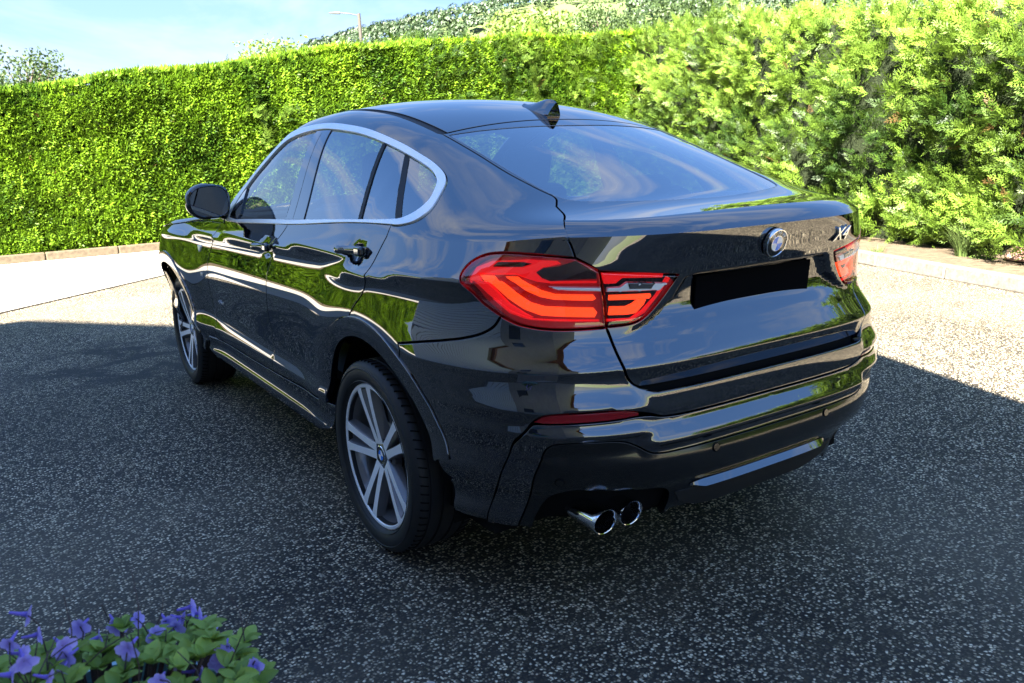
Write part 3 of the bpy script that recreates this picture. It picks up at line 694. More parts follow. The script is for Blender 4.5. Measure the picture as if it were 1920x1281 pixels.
def Q3(p):
    """(q, z) of 3-D points on the lower body"""
    X, y, z = p[:, 0], p[:, 1], p[:, 2]; e = np.clip(X/Wside(y, z), 0, 1); g = 1-(y-yr(z, e))/DD
    return np.stack([np.where(g > 0, np.arctan2(e, np.maximum(g, 1e-9)), np.pi/2-g), z], 1)
def curve(pts, step=.01):
    """smooth curve on the body through (q, z) points, interpolated in space so that it runs true"""
    pts = np.array(pts, float); X, y = Lxy(pts[:, 0], pts[:, 1]); c = Q3(catmull(np.stack([X, y, pts[:, 1]], 1), step)); c[0] = pts[0]; c[-1] = pts[-1]; return c
def curve2(pts, step=.01): return catmull(pts, step)
def cat(*cs): return np.vstack([np.asarray(c, float) for c in cs])
# ================================================================== CAR
M_paint = mat('car_paint', (.0022, .0028, .0065), .5, 0, .0, 1, coat_rough=.015, coat_ior=2.45)
M_gloss = mat('gloss_black', (.004, .004, .005), .06, 0, .6, 1)
M_trim = mat('satin_black_trim', (.0045, .0047, .005), .20, 0, .5, .6, coat_rough=.10)
M_plast = mat('black_plastic', (.008, .008, .008), .6)
M_void = mat('dark_cavity', (.004, .004, .004), .9, 0, .1)
M_rub = mat('rubber', (.012, .012, .012), .62, 0, .35)
M_alu = mat('satin_aluminium', (.95, .94, .92), .30, .35)
M_chrome = mat('chrome', (.82, .83, .85), .06, 1)
M_rimf = mat('machined_rim', (.93, .93, .94), .34, .25)
M_rimd = mat('grey_rim_paint', (.13, .13, .14), .32, .3, .5, .8)
M_disc = mat('brake_disc', (.32, .31, .30), .38, 1)
M_seat = mat('seat_leather', (.012, .012, .013), .5)
M_blue = mat('badge_blue', (.02, .22, .85), .25, 0, .5, .8)
M_white = mat('badge_white', (.93, .93, .93), .25, 0, .5, .8)
M_plate = mat('plate_black', (.0012, .0016, .0028), .9, 0, .05)
M_bulb = mat('lamp_reflector', (.86, .86, .86), .25, .15)
M_bar = mat('lamp_bar', (.75, .045, .012), .35, 0, .5, emit=(1, .080, .012), estr=.135)
M_barr = mat('lamp_red', (.50, .006, .010), .35, 0, .5, emit=(1, .012, .014), estr=.05)
M_deep = mat('lamp_deep_red', (.16, .002, .004), .3, 0, .5, emit=(1, .01, .014), estr=.010)
M_amb = mat('lamp_smoke', (.020, .006, .004), .22)
def thin(name, tint, f0=.06, rough=.0):
    """thin pane: tinted see-through with a two-sided mirror sheen that grows at glancing angles"""
    m = bpy.data.materials.new(name); m.use_nodes = True; t = m.node_tree; t.nodes.clear(); N_ = t.nodes.new
    o = N_('ShaderNodeOutputMaterial'); a = N_('ShaderNodeBsdfTransparent'); g = N_('ShaderNodeBsdfGlossy'); f = N_('ShaderNodeLayerWeight'); x = N_('ShaderNodeMixShader')
    a.inputs['Color'].default_value = (*tint, 1); g.inputs['Roughness'].default_value = rough; f.inputs['Blend'].default_value = .5
    p = N_('ShaderNodeMath'); p.operation = 'POWER'; p.inputs[1].default_value = 4.2; q = N_('ShaderNodeMath'); q.operation = 'MULTIPLY_ADD'; q.inputs[1].default_value = 1-f0; q.inputs[2].default_value = f0
    L_ = t.links.new; L_(f.outputs['Facing'], p.inputs[0]); L_(p.outputs[0], q.inputs[0]); L_(q.outputs[0], x.inputs[0])
    L_(a.outputs[0], x.inputs[1]); L_(g.outputs[0], x.inputs[2]); L_(x.outputs[0], o.inputs[0])
    return m
M_glass = thin('side_glass', (.62, .66, .67), .21)
M_glassr = thin('privacy_glass', (.28, .33, .35), .34)
M_lens = thin('red_lens', (.97, .70, .68), .12)
M_clear = thin('clear_lens', (.9, .9, .9), .05)
M_mirg = mat('mirror_glass', (.10, .105, .11), .02, 1)

car = empty('car'); tag(car, 'glossy black coupe SUV parked on the shaded asphalt, seen from behind', 'car')
def yq(q, z): return Lxy(q, z)[1]
def arc_yz(yc, zc, r, a0, a1, n=40):
    t = np.radians(np.linspace(a0, a1, n)); y = yc+r*np.cos(t); z = zc+r*np.sin(t)
    return np.stack([Lq(y, z), z], 1)
AR = (-.02, .342); AF = (2.81, .342)
hole_r = arc_yz(*AR, .447, 0, 360, 90)[:-1]; hole_f = arc_yz(*AF, .447, 0, 360, 90)[:-1]
# ---- shared curves (q, z) on the lower body
C_lamp_top = curve([(.644, 1.045), (.687, 1.066), (.733, 1.084)])
C_lamp_out = curve([(.733, 1.084), (.783, 1.089), (.872, 1.096), (.945, 1.098), (.985, 1.092), (1.010, 1.077), (1.022, 1.055), (1.018, 1.032), (1.0, 1.010), (.970, .985), (.933, .955), (.881, .924)])
C_lamp_bot = curve([(.881, .924), (.835, .904), (.792, .894), (.74, .888), (.672, .886), (.592, .887)])
C_lamp_seam = curve([(.592, .887), (.606, .96), (.618, 1.0), (.644, 1.045)])
C_il_top = curve([(.644, 1.045), (.555, 1.036), (.388, 1.018)])
C_il_side = curve([(.388, 1.018), (.402, .995), (.439, .947), (.470, .914), (.494, .898), (.525, .890), (.592, .887)])
C_seam_up = curve([(.790, 1.138), (.770, 1.12), (.748, 1.099), (.733, 1.084)])
C_seam_dn = curve([(.592, .887), (.583, .862), (.577, .817), (.571, .78), (.557, .752), (.540, .730), (.518, .718), (.49, .7155)])
C_bq = curve([(.881, .924), (.896, .896), (.93, .874), (.985, .857), (1.062, .843), (1.172, .826), (1.285, .808)])
C_bup = curve([(0, .6215), (.25, .6215), (.42, .623), (.475, .628), (.505, .640), (.54, .650), (.58, .660), (.632, .666), (.687, .667), (.755, .664), (.798, .656), (.821, .638), (.853, .611), (.885, .572), (.908, .529), (.930, .48), (.944, .432), (.95, .381), (.95, .326), (.95, .288)])
C_bdn = curve([(0, .6215), (.25, .6215), (.42, .623), (.475, .628), (.505, .636), (.54, .639), (.598, .637), (.684, .636), (.74, .635), (.795, .634), (.821, .632), (.853, .609), (.885, .570), (.908, .529), (.930, .48), (.944, .432), (.95, .381), (.95, .326), (.95, .288)])
C_trim = curve([(0, .523), (.2, .523), (.393, .523), (.49, .524), (.520, .530), (.55, .550), (.585, .570), (.626, .578), (.709, .580), (.749, .579), (.785, .572), (.806, .552), (.824, .520), (.840, .470), (.848, .42), (.852, .36), (.856, .288)])
C_a = curve([(3.60, 1.095), (3.63, 1.029), (3.72, .942), (3.83, .85), (3.90, .773), (3.93, .681), (3.935, .58), (3.93, .50), (3.92, .40)])
C_b = curve([(2.50, 1.13), (2.515, 1.10), (2.55, 1.057), (2.59, 1.015), (2.655, .947), (2.715, .87), (2.77, .789), (2.81, .694), (2.845, .577), (2.86, .50), (2.87, .40)])
C_c = curve([(1.462, 1.15), (1.478, 1.10), (1.489, 1.04), (1.498, .99), (1.535, .93), (1.60, .88), (1.66, .838), (1.75, .79), (1.80, .70)])
C_sill = curve([(2.0, .456), (2.3, .440), (2.6, .428), (2.88, .418), (3.4, .410), (3.95, .412), (4.1, .415)])
def z0curve(qa, qb, n=60):
    q = np.linspace(qa, qb, n); z = np.full(n, 1.1)
    for _ in range(6): z = z0f(yq(q, z))
    return np.stack([q, z], 1)
def clipz0(c):
    """drop the curve's part above the belt line and end it on the line"""
    c = np.array(c); z0 = z0f(yq(c[:, 0], c[:, 1])); k = c[:, 1] < z0-.002; i = np.argmax(k); c = c[i:].copy()
    a = z0curve(c[0, 0], c[0, 0]+1e-6, 2)[0]; return np.vstack([a, c])
ca, cb, cc = clipz0(C_a), clipz0(C_b), clipz0(C_c)
def below(c, poly_q, poly_z): return None
def upto(c, cz):
    """cut curve c where it crosses below curve cz(q)->z"""
    zz = np.interp(c[:, 0], cz[:, 0], cz[:, 1]); k = c[:, 1] > zz; i = len(c) if k.all() else np.argmin(k)
    last = c[i-1]; return np.vstack([c[:i], [last[0], np.interp(last[0], cz[:, 0], cz[:, 1])]])
ca2, cb2 = upto(ca, C_sill), upto(cb, C_sill)
sill_between = lambda a, b: C_sill[(C_sill[:, 0] > a+.004) & (C_sill[:, 0] < b-.004)]
P_fdoor = cat(z0curve(cb2[0, 0], ca2[0, 0]), ca2[1:], sill_between(cb2[-1, 0], ca2[-1, 0])[::-1], cb2[1:][::-1])
P_rdoor = cat(z0curve(cc[0, 0], cb2[0, 0]), cb2[1:], sill_between(2.0, cb2[-1, 0])[::-1], [(2.0, .456), (1.9, .6)], cc[1:][::-1])
P_fend = cat(z0curve(ca[0, 0], 5.55), [(5.55, .70), (5.4, .70), (4.9, .70), (4.9, .30), (4.16, .30), (4.16, .36), (3.92, .40)], ca[1:][::-1])
P_fbum = cat([(4.9, .70), (5.4, .70), (5.55, .70)], z0curve(5.55, 5.66, 8), [(5.66, .30), (4.9, .30)])
P_quart = cat(z0curve(.795, cc[0, 0]), cc[1:], [(1.7, .60), (1.30, .60), (1.285, .808)], C_bq[::-1][1:], C_lamp_out[::-1], C_seam_up[::-1][1:])
P_skirt = cat(C_sill[C_sill[:, 0] < 4.06], [(4.06, .414), (4.06, .33), (3.9, .298), (3.0, .292), (2.2, .292), (2.05, .33), (2.0, .456)])
VR = [.776, .770, .782, 1.0, .99, 1.006, 1.012, .766, .79]
def keepz0(u, v): return abs(v-float(z0f(yq(np.array(u), np.array(v))))) < .004
def keepc(u, v): return abs(u) < 1e-4
def sides(name, geos, m, parent, glist=None):
    a = make(name, geos, m, parent if not isinstance(parent, tuple) else parent[0])
    b = make(name, [flip(g) for g in geos], m, parent if not isinstance(parent, tuple) else parent[1])
    return a, b
fender = sides('front_fender', [geo('L', P_fend, .03, holes=[hole_f])], M_paint, car)
sides('front_bumper', [geo('L', P_fbum, .04, keep=keepc)], M_paint, car)
skirt = sides('side_skirt', [geo('L', P_skirt, .03, off=.004)], M_paint, car)
# ---- side frame: quarter panel, roof rail and pillars
ch_o = [(1.53, .012), (.79, .008), (.35, .040), (-.10, .090), (-.19, .108), (-.255, .165), (-.283, .30), (-.245, .49), (-.198, .615), (-.15, .67), (-.06, .712), (.04, .728), (.129, .741), (.286, .755), (.486, .765), (.65, .769), (.803, .773), (1.034, .785), (1.25, .785), (1.45, .745), (1.60, .64), (1.705, .41), (1.735, .16), (1.72, .03)]
ch_i = [(1.55, .048), (.807, .040), (.125, .088), (-.10, .136), (-.175, .172), (-.222, .25), (-.234, .37), (-.205, .487), (-.165, .575), (-.10, .632), (-.02, .655), (.071, .665), (.176, .677), (.306, .688), (.474, .697), (.689, .701), (.80, .703), (.971, .698), (1.14, .672), (1.331, .605), (1.50, .49), (1.60, .33), (1.665, .15), (1.672, .075)]
def ring(pts): return catmull(pts, .012, closed=True)
CO = np.vstack([catmull(ch_o, .012), [ch_o[0]]])[:-1]
CI = np.vstack([catmull(ch_i, .012), [ch_i[0]]])
tcb = lambda y: np.interp(y, [-.19, -.10, .35, .79, 1.53, 1.72], [.108, .090, .040, .008, .012, .03])+.004
def belt_strip(ya, yb_, n=50):
    y = np.linspace(ya, yb_, n); return cat(np.stack([y, 0*y], 1), np.stack([y, tcb(y)], 1)[::-1])
keept = lambda u, v: v < .0005
yA, yB, yC = float(yq(ca[0, 0], ca[0, 1])), float(yq(cb[0, 0], cb[0, 1])), float(yq(cc[0, 0], cc[0, 1]))
door_f = sides('front_door', [geo('L', P_fdoor, .03, keep=keepz0), geo('U', belt_strip(yB, min(yA, 1.74)), .02, keep=keept)], M_paint, car)
door_r = sides('rear_door', [geo('L', P_rdoor, .026, holes=[hole_r], keep=keepz0), geo('U', belt_strip(yC, yB), .02, keep=keept)], M_paint, car)
COH = np.vstack([[(1.76, -.06), (yC, -.06), (yC, tcb(yC))], CO[(np.arange(len(CO)) > 3) & ((CO[:, 1] > .11) | (CO[:, 0] < yC-.01))], [(1.76, .12)]])
def seamU():   # gate seam on the upper surface, in (y,t)
    return [(.10, 1.035), (-.1, 1.035), (-.3, 1.035), (-.45, 1.06), (-.52, 1.075), (-.56, 1.03), (-.642, .87), (-.70, .62), (-.745, .33), (-.765, .14), (-.772, 0.)]
SU = curve2(seamU(), .01)
SUX = Up(SU[:, 0], SU[:, 1])
P_frame = cat([(y, 0.) for y in np.linspace(-.772, 2.15, 100)], [(2.15, 1.02)], [(y, 1.02) for y in np.linspace(2.1, .12, 80)], SU[:-1])
keept0 = lambda u, v: v < .0005
frame = sides('side_frame', [geo('L', P_quart, .022, holes=[hole_r], keep=keepz0), geo('U', P_frame, .022, holes=[COH], keep=keept0)], M_paint, car)
# ---- window surround, panes and pillars
wtrim = sides('window_trim', [geo('U', CO, .012, off=.006, holes=[CI], gap=.001, flange=.01)], M_alu, car)
def yb(pa, pb):        # straight divider from (y,t) bottom to top
    return pa, pb
def pane_poly(l_bot, l_top, r_bot, r_top):
    """part of the window opening between two slanted lines; l = front side (larger y)"""
    pts = CI[:-1]
    def side(p, a, b): return (b[0]-a[0])*(p[:, 1]-a[1])-(b[1]-a[1])*(p[:, 0]-a[0])
    out = pts.copy()
    for a, b, s in ((l_bot, l_top, 1), (r_bot, r_top, -1)):
        if a is None: continue
        a = np.array(a); b = np.array(b); d = b-a; a2 = a-d*.3; b2 = b+d*.3
        v = s*side(out, a2, b2); res = []
        for i in range(len(out)):
            j = (i+1) % len(out)
            if v[i] >= 0: res.append(out[i])
            if (v[i] >= 0) != (v[j] >= 0): res.append(out[i]+(out[j]-out[i])*v[i]/(v[i]-v[j]))
        out = np.array(res)
    return out
D1 = ((.862, .03), (.836, .70)); D2 = ((.775, .02), (.768, .70)); D3 = ((.650, .03), (.697, .70))
D4 = ((.133, .067), (.270, .69)); D5 = ((.106, .067), (.247, .69)); D6 = ((-.135, .13), (.102, .66)); D7 = ((-.175, .15), (.067, .66))
SAIL = ((1.56, .02), (1.44, .45))
pp = pane_poly
offg = dict(off=-.004, gap=.0, flange=.004)
sides('front_window', [geo('U', pp(None, None, *D1), .03, **offg)], M_glass, door_f)
sides('rear_window_pane', [geo('U', pp(*D3, *D4), .03, **offg)], M_glassr, door_r)
sides('fixed_pane', [geo('U', pp(*D5, *D6), .03, **offg)], M_glassr, door_r)
sides('quarter_light', [geo('U', pp(*D7, None, None), .03, **offg)], M_glassr, frame)
sides('pillar_cover', [geo('U', pp(*D1, *D2), .03, off=0, gap=.001, flange=.006)], M_gloss, door_f)
sides('pillar_cover', [geo('U', pp(*D2, *D3), .03, off=0, gap=.001, flange=.006)], M_gloss, door_r)
sides('window_divider', [geo('U', pp(*D4, *D5), .02, off=.0, gap=0, flange=.006)], M_rub, door_r)
sides('window_divider', [geo('U', pp(*D6, *D7), .02, off=-.003, gap=.0, flange=.006)], M_rub, frame)
# ---- roof, gate, screens
def Xr(y, k=.925): return X2f(np.asarray(y, float))*k
ys = np.linspace(.106, 1.42, 50)
P_roof = cat(np.stack([-Xr(ys), ys], 1), [(x, 1.42+.10*(1-(x/.62)**2)) for x in np.linspace(-.57, .57, 25)], np.stack([Xr(ys), ys], 1)[::-1])
roof = make('roof_panel', [geo('T', P_roof, .045)], M_paint, car)
ditch = [geo('T', cat(np.stack([-Xr(ys, .99), ys], 1), np.stack([-Xr(ys, .92), ys], 1)[::-1]), .02, off=-.006, flange=0)]
sides('roof_ditch', ditch, M_plast, car)
gl = [(-.512, .080), (-.41, .062), (-.273, .040), (-.07, .022)]
GL_top = catmull(gl+[(-x, y) for x, y in gl[::-1]], .015)
gb = [(-.512, .080), (-.510, -.05), (-.508, -.25), (-.500, -.42), (-.486, -.52), (-.462, -.565), (-.407, -.600), (-.299, -.638), (-.133, -.672), (0, -.682)]
GB = catmull(gb, .015)
P_glass = cat(GL_top, (GB*[-1, 1])[1:], GB[::-1][1:-1])
def ylip(X):
    X = np.abs(X); z = 1.138; lo = np.full_like(X, -.95); hi = np.full_like(X, -.3)
    for _ in range(40):
        m = (lo+hi)/2; big = XL(m, z+0*m) > X; hi = np.where(big, m, hi); lo = np.where(big, lo, m)
    return hi
ss_ = np.linspace(-1, 1, 91); xl_ = .647*ss_; ycr = ylip(xl_)+.085-.031*np.abs(ss_)**2.5
xs_ = -float(np.interp(-ycr[0], -SUX[:, 1], SUX[:, 0]))*ss_
seamT = np.vstack([SUX[SUX[:, 1] > ycr[0]+.004][:, :2], [(xs_[0], ycr[0])]])
P_gtop = cat(seamT, np.stack([xs_, ycr], 1)[1:-1], (seamT*[-1, 1])[::-1])
def keep_cr(u, v): return v < -.60 and abs(v-np.interp(u, xs_, ycr)) < .003
g1 = geo('T', P_gtop, .028, holes=[P_glass], keep=keep_cr, flange=.014)
# facet of the deck lip, from the crease down to the top of the rear face
def facet():
    n = 17; P0 = Ts(xs_, ycr); yl = ylip(xl_); P1 = np.stack([xl_, yl, np.full_like(xl_, 1.138)], 1)
    t = np.linspace(0, 1, n)[:, None, None]
    up = np.array([0, -.35, 1.]); up /= np.linalg.norm(up)
    G = P0*(1-t)+P1*t+(4*t*(1-t))*.006*up
    # round over both ends a little
    V = G.reshape(-1, 3); m = len(xs_); F = []
    for i in range(n-1):
        for j in range(m-1):
            a = i*m+j; F += [(a, a+m, a+m+1), (a, a+m+1, a+1)]
    N = np.cross(np.gradient(G, axis=0), np.gradient(G, axis=1)); N /= np.linalg.norm(N, axis=2)[..., None]
    N[N[..., 2] < 0] *= -1
    Vx, Nx = [V], [N.reshape(-1, 3)]; k0 = len(V)
    for j, sd in ((0, -1.), (m-1, 1.)):
        Vx += [G[:, j], G[:, j]-N[:, j]*.02]; Nx += [np.tile([sd, -.3, 0.], (n, 1))]*2
        for i in range(n-1): a, b = k0+i, k0+n+i; F += [(a, b, b+1), (a, b+1, a+1)]
        k0 += 2*n
    V = np.vstack(Vx); N = np.vstack(Nx); N /= np.linalg.norm(N, axis=1)[:, None]
    F = np.array(F); fn = np.cross(V[F[:, 1]]-V[F[:, 0]], V[F[:, 2]]-V[F[:, 0]])
    k = np.einsum('ij,ij->i', fn, N[F[:, 0]]) < 0; F[k] = F[k][:, ::-1]
    return V, F, N
left_gate = cat(C_seam_up, C_lamp_top[::-1][1:], C_il_top[1:], C_il_side[1:], C_seam_dn[1:])
topq = np.stack([np.linspace(-.790, .790, 80), np.full(80, 1.138)], 1)
P_gate = cat(topq, left_gate[1:], [(q, .7155) for q in np.linspace(.46, -.46, 40)], (left_gate*[-1, 1])[::-1][:-1])
keep_lip = lambda u, v: v > 1.1375
g3 = geo('G', P_gate, .0105, vrows=VR+[1.128, 1.133, .74, .735], keep=keep_lip, flange=.02)
gate = make('tailgate', [g1, facet(), g3], M_paint, car)
make('rear_window', [geo('T', P_glass, .05, off=-.002, gap=.001, flange=.006)], M_glassr, gate)
P_gseal = [geo('T', cat(P_glass*[1.012, 1.012]), .03, off=-.004, holes=[P_glass*[.985, .985]-[0, .003]], gap=0, flange=.004)]
make('window_seal', P_gseal, M_gloss, gate)
# windscreen and bonnet
yw = np.linspace(1.46, 2.26, 30)
P_ws = cat(np.stack([-Xr(yw, .93), yw], 1), np.stack([Xr(yw, .93), yw], 1)[::-1])
make('windscreen', [geo('T', P_ws, .06, off=-.004)], M_glass, car)
yh = np.linspace(2.27, 3.55, 30)
P_hood = cat(np.stack([-Xr(yh, 1.0), yh], 1), np.stack([Xr(yh, 1.0), yh], 1)[::-1])
make('bonnet', [geo('T', P_hood, .06)], M_paint, car)
P_cowl = cat([(y, 0.) for y in np.linspace(2.16, 3.55, 40)], [(y, 1.) for y in np.linspace(3.55, 2.16, 40)])
sides('bonnet_side', [geo('U', P_cowl, .05)], M_paint, car)
# ---- rear bumper
P_bup = cat([(q, .7065) for q in np.linspace(0, .48, 30)], [(.512, .712)], C_seam_dn[::-1][2:], C_lamp_bot[::-1][1:], C_bq[1:], [(1.31, .62), (1.31, .288), (.95, .288)], C_bup[::-1][1:])
bump = make('rear_bumper', [geo('L', P_bup, .015, holes=[hole_r], vrows=[.776, .770, .782, .667, .672, .66, .70, .695, .635], keep=keepc, flange=.03, rnd_edge=.004)]*1 + [flip(geo('L', P_bup, .015, holes=[hole_r], vrows=[.776, .770, .782, .667, .672, .66, .70, .695, .635], keep=keepc, flange=.03, rnd_edge=.004))], M_paint, car)
P_band = cat(C_bdn, [(.95, .288), (.856, .288)], C_trim[::-1][1:])
gband = geo('L', P_band, .013, vrows=[.558, .553, .563, .592, .587, .597, .57], keep=keepc, gap=.0012, flange=.02, rnd_edge=.002, offn=lambda u, v: .006*sst(.80, .90, u))
make('bumper_band', [gband, flip(gband)], M_paint, bump)
cut = curve([(.815, .28), (.812, .33), (.79, .395), (.74, .425), (.66, .422), (.55, .408), (.46, .396), (.43, .375), (.425, .28)], .01)
P_trim = cat(C_trim, [(.856, .285), (.815, .283), (.812, .283)], cut[1:-1], [(.40, .31), (.2, .31), (0, .31)])
gtrim = geo('L', P_trim, .02, vrows=[.46, .43, .40], keep=keepc, gap=.002, flange=.035)
make('bumper_trim', [gtrim, flip(gtrim)], M_trim, bump)
# gloss blade of the diffuser
def Lo(q, z, off):
    q = np.atleast_1d(np.asarray(q, float)); z = np.atleast_1d(np.asarray(z, float))+0*q
    return Ls(q, z)+normals(Ls, q, z, -1)*off
bm = bmesh.new(); rows_ = []
for q in np.linspace(-.355, .355, 72):
    k = float(sst(.355, .30, abs(q))); rows_.append([bm.verts.new(tuple(Lo([q], [z], o_)[0])) for z, o_ in ((.399-.006*(1-k), .002), (.3875, .004+.019*k), (.382, .003+.014*k), (.379, -.004))])
for A, B in zip(rows_[:-1], rows_[1:]):
    for k in range(3): bm.faces.new((A[k], B[k], B[k+1], A[k+1]))
bmesh.ops.recalc_face_normals(bm, faces=bm.faces); bm_obj('diffuser_blade', bm, M_paint, bump, True, angle=30)
P_df = cat([(q, .374) for q in np.linspace(-.41, .41, 40)], [(.38, .335), (.30, .305)], [(q, .297) for q in np.linspace(.24, -.24, 30)], [(-.30, .305), (-.38, .335)])
make('diffuser', [geo('L', P_df, .02, off=.004, gap=0, flange=.03)], M_plast, bump)
for s in (1, -1):
    rf = cat(C_bup[(C_bup[:, 0] > .535) & (C_bup[:, 0] < .8215)], C_bdn[(C_bdn[:, 0] > .535) & (C_bdn[:, 0] < .80)][::-1])
    g = geo('L', rf, .012, off=-.004, gap=.002, flange=.01); g = g if s == 1 else flip(g)
    make('reflector', [g], mat('reflector_red', (.28, .004, .010), .12, 0, .5, .9) if s == 1 else bpy.data.materials['reflector_red'], bump)
# parking sensors
def frame_at(q, z, off=0):
    p = Lo([q], [z], off)[0]; n = normals(Ls, np.array([q]), np.array([z]), -1)[0]
    n = Vector(n); up = (Vector((0, 0, 1))-n*n.z).normalized(); r = up.cross(n)
    return Matrix.Translation(Vector(p)) @ Matrix((r, up, n)).transposed().to_4x4()
for q, z in ((.285, .504), (.77, .457), (-.285, .504), (-.77, .457)):
    bm = bmesh.new()
    bmesh.ops.create_cone(bm, cap_ends=True, segments=24, radius1=.0125, radius2=.0115, depth=.004)
    o = bm_obj('parking_sensor', bm, M_trim, bump); o.matrix_world = frame_at(q, z, .001)
    bm = bmesh.new(); lathe(bm, [(.0125, 0), (.0135, .0012), (.0145, 0)], 24)
    o2 = bm_obj('sensor_ring', bm, M_void, o); o2.matrix_local = Matrix.Rotation(R(-90), 4, 'Y')
# cover of the towing eye
bm = bmesh.new()
# ---- inner shells (dark) that close the gaps
P_sh = cat(z0curve(0, 5.5, 120), [(5.5, .30), (0, .30)])
sh = geo('L', P_sh, .06, off=-.03, holes=[arc_yz(*AR, .45, 0, 360, 50)[:-1], arc_yz(*AF, .45, 0, 360, 50)[:-1], cat(C_lamp_seam*[1, 1], C_lamp_top, C_lamp_out, C_lamp_bot)], flange=0, keep=lambda u, v: True)
make('inner_body', [sh, flip(sh)], M_void, car)
shu = geo('U', cat(P_frame), .06, off=-.02, holes=[CO], flange=0, keep=lambda u, v: True)
make('inner_frame', [shu, flip(shu)], M_void, car)
ysr = np.linspace(.12, 1.40, 12)
make('headliner', [geo('T', cat(np.stack([-Xr(ysr, .95), ysr], 1), np.stack([Xr(ysr, .95), ysr], 1)[::-1]), .1, off=-.03, flange=0)], mat('headliner_cloth', (.05, .05, .05), .9), car)
bm = bmesh.new(); box(bm, (0, 1.35, .30), (1.62, 3.9, .10)); box(bm, (0, -.55, .36), (1.1, .5, .16)); box(bm, (0, -.75, .60), (.9, .04, .5))
bm_obj('underbody', bm, M_void, car)
for yc in (AR[0], AF[0]):
    for s in (-1, 1):
        bm = bmesh.new(); n = 28
        ra = [bm.verts.new((s*.87, yc+.447*math.cos(t), .342+.447*math.sin(t))) for t in np.linspace(R(-12), R(192), n)]
        rb = [bm.verts.new((s*.58, v.co.y, v.co.z)) for v in ra]
        for i in range(n-1): bm.faces.new((ra[i], ra[i+1], rb[i+1], rb[i]))
        bm.faces.new(rb)
        bm_obj('wheel_well', bm, M_void, car)
# ---- arch trims
def archtrim(c, a0, a1, name):
    t = np.linspace(a0, a1, 70)
    o_ = arc_yz(*c, .508, a0, a1, 70); i_ = arc_yz(*c, .436, a0, a1, 70)
    return sides(name, [geo('L', cat(o_, i_[::-1]), .016, offn=lambda u, v: .007+0*u, gap=.0005, flange=.022, rnd_edge=.004)], M_paint, car)
archtrim(AR, 12, 164, 'arch_trim'); archtrim(AF, 10, 172, 'arch_trim')
# ---- tail lamps
LP = {}
LP['BAR1'] = [(0.973, 1.042), (0.930, 1.040), (0.850, 0.985), (0.807, 0.961), (0.767, 0.950), (0.724, 0.947), (0.629, 0.940), (0.617, 0.927), (0.623, 0.914), (0.724, 0.921), (0.773, 0.925), (0.822, 0.942), (0.872, 0.971), (0.918, 1.006)]
LP['BAR2'] = [(0.896, 1.037), (0.862, 1.036), (0.822, 1.011), (0.783, 0.993), (0.743, 0.982), (0.635, 0.976), (0.626, 0.966), (0.635, 0.961), (0.743, 0.968), (0.783, 0.976), (0.825, 0.993), (0.872, 1.023)]
LP['RED'] = [(1.003, 1.034), (1.007, 1.065), (0.970, 1.083), (0.865, 1.087), (0.783, 1.081), (0.767, 1.073), (0.807, 1.063), (0.822, 1.049), (0.795, 1.029), (0.764, 1.016), (0.629, 1.008), (0.629, 1.005), (0.761, 1.010), (0.804, 1.018), (0.847, 1.034), (0.875, 1.044), (0.985, 1.047), (0.930, 1.005), (0.868, 0.956), (0.819, 0.930), (0.795, 0.919), (0.807, 0.916), (0.865, 0.937), (0.936, 0.979), (0.976, 1.010)]
LP['DARK'] = [(0.954, 1.066), (0.948, 1.079), (0.875, 1.079), (0.847, 1.074), (0.868, 1.065), (0.905, 1.065)]
LP['AMB'] = [(0.819, 1.049), (0.807, 1.062), (0.767, 1.065), (0.727, 1.078), (0.644, 1.036), (0.635, 1.018), (0.718, 1.019), (0.764, 1.018), (0.792, 1.029)]
LP['WHT'] = [(0.764, 1.008), (0.736, 1.006), (0.623, 1.000), (0.620, 0.989), (0.712, 0.995), (0.746, 1.000)]
LP['LINE'] = [(0.914, 0.971), (0.859, 0.937), (0.801, 0.917), (0.740, 0.913), (0.608, 0.906), (0.608, 0.901), (0.740, 0.908), (0.804, 0.913), (0.862, 0.930), (0.918, 0.968)]
LP['IB1'] = [(0.589, 0.972), (0.460, 0.966), (0.457, 0.959), (0.463, 0.953), (0.589, 0.959)]
LP['IB2'] = [(0.583, 0.940), (0.534, 0.937), (0.516, 0.943), (0.500, 0.953), (0.473, 0.951), (0.479, 0.937), (0.500, 0.916), (0.525, 0.914), (0.583, 0.917)]
LP['IW'] = [(0.605, 0.998), (0.568, 0.998), (0.552, 1.010), (0.423, 0.998), (0.442, 0.979), (0.605, 0.987)]
LP['IWD'] = [(0.549, 1.010), (0.463, 1.002), (0.473, 0.985), (0.540, 0.990)]
LP['IR'] = [(0.629, 1.034), (0.427, 1.016), (0.427, 1.006), (0.559, 1.015), (0.574, 1.002), (0.608, 1.003)]
LP['IL'] = [(0.586, 0.906), (0.516, 0.903), (0.479, 0.922), (0.439, 0.961), (0.411, 1.006), (0.399, 1.003), (0.433, 0.958), (0.470, 0.914), (0.512, 0.896), (0.586, 0.900)]
P_ol = cat(C_lamp_seam[:-1], C_lamp_top[:-1], C_lamp_out[:-1], C_lamp_bot[:-1])
P_in = cat(C_il_top[:-1], C_il_side[:-1], C_lamp_seam[:-1])
def soft(p): return catmull(p, .006, closed=True)
def lamp_piece(name, key, off, m, par, raw=False):
    sides(name, [geo('L', LP[key] if raw else LP[key], .012, off=off, gap=0, flange=.008, rnd_edge=.003)], m, par)
ol = sides('tail_lamp', [geo('L', P_ol, .02, off=-.034, gap=.001, flange=.02)], M_deep, car)
for o in ol: o['label'] = 'lit red tail lamp with hooked orange light bars'
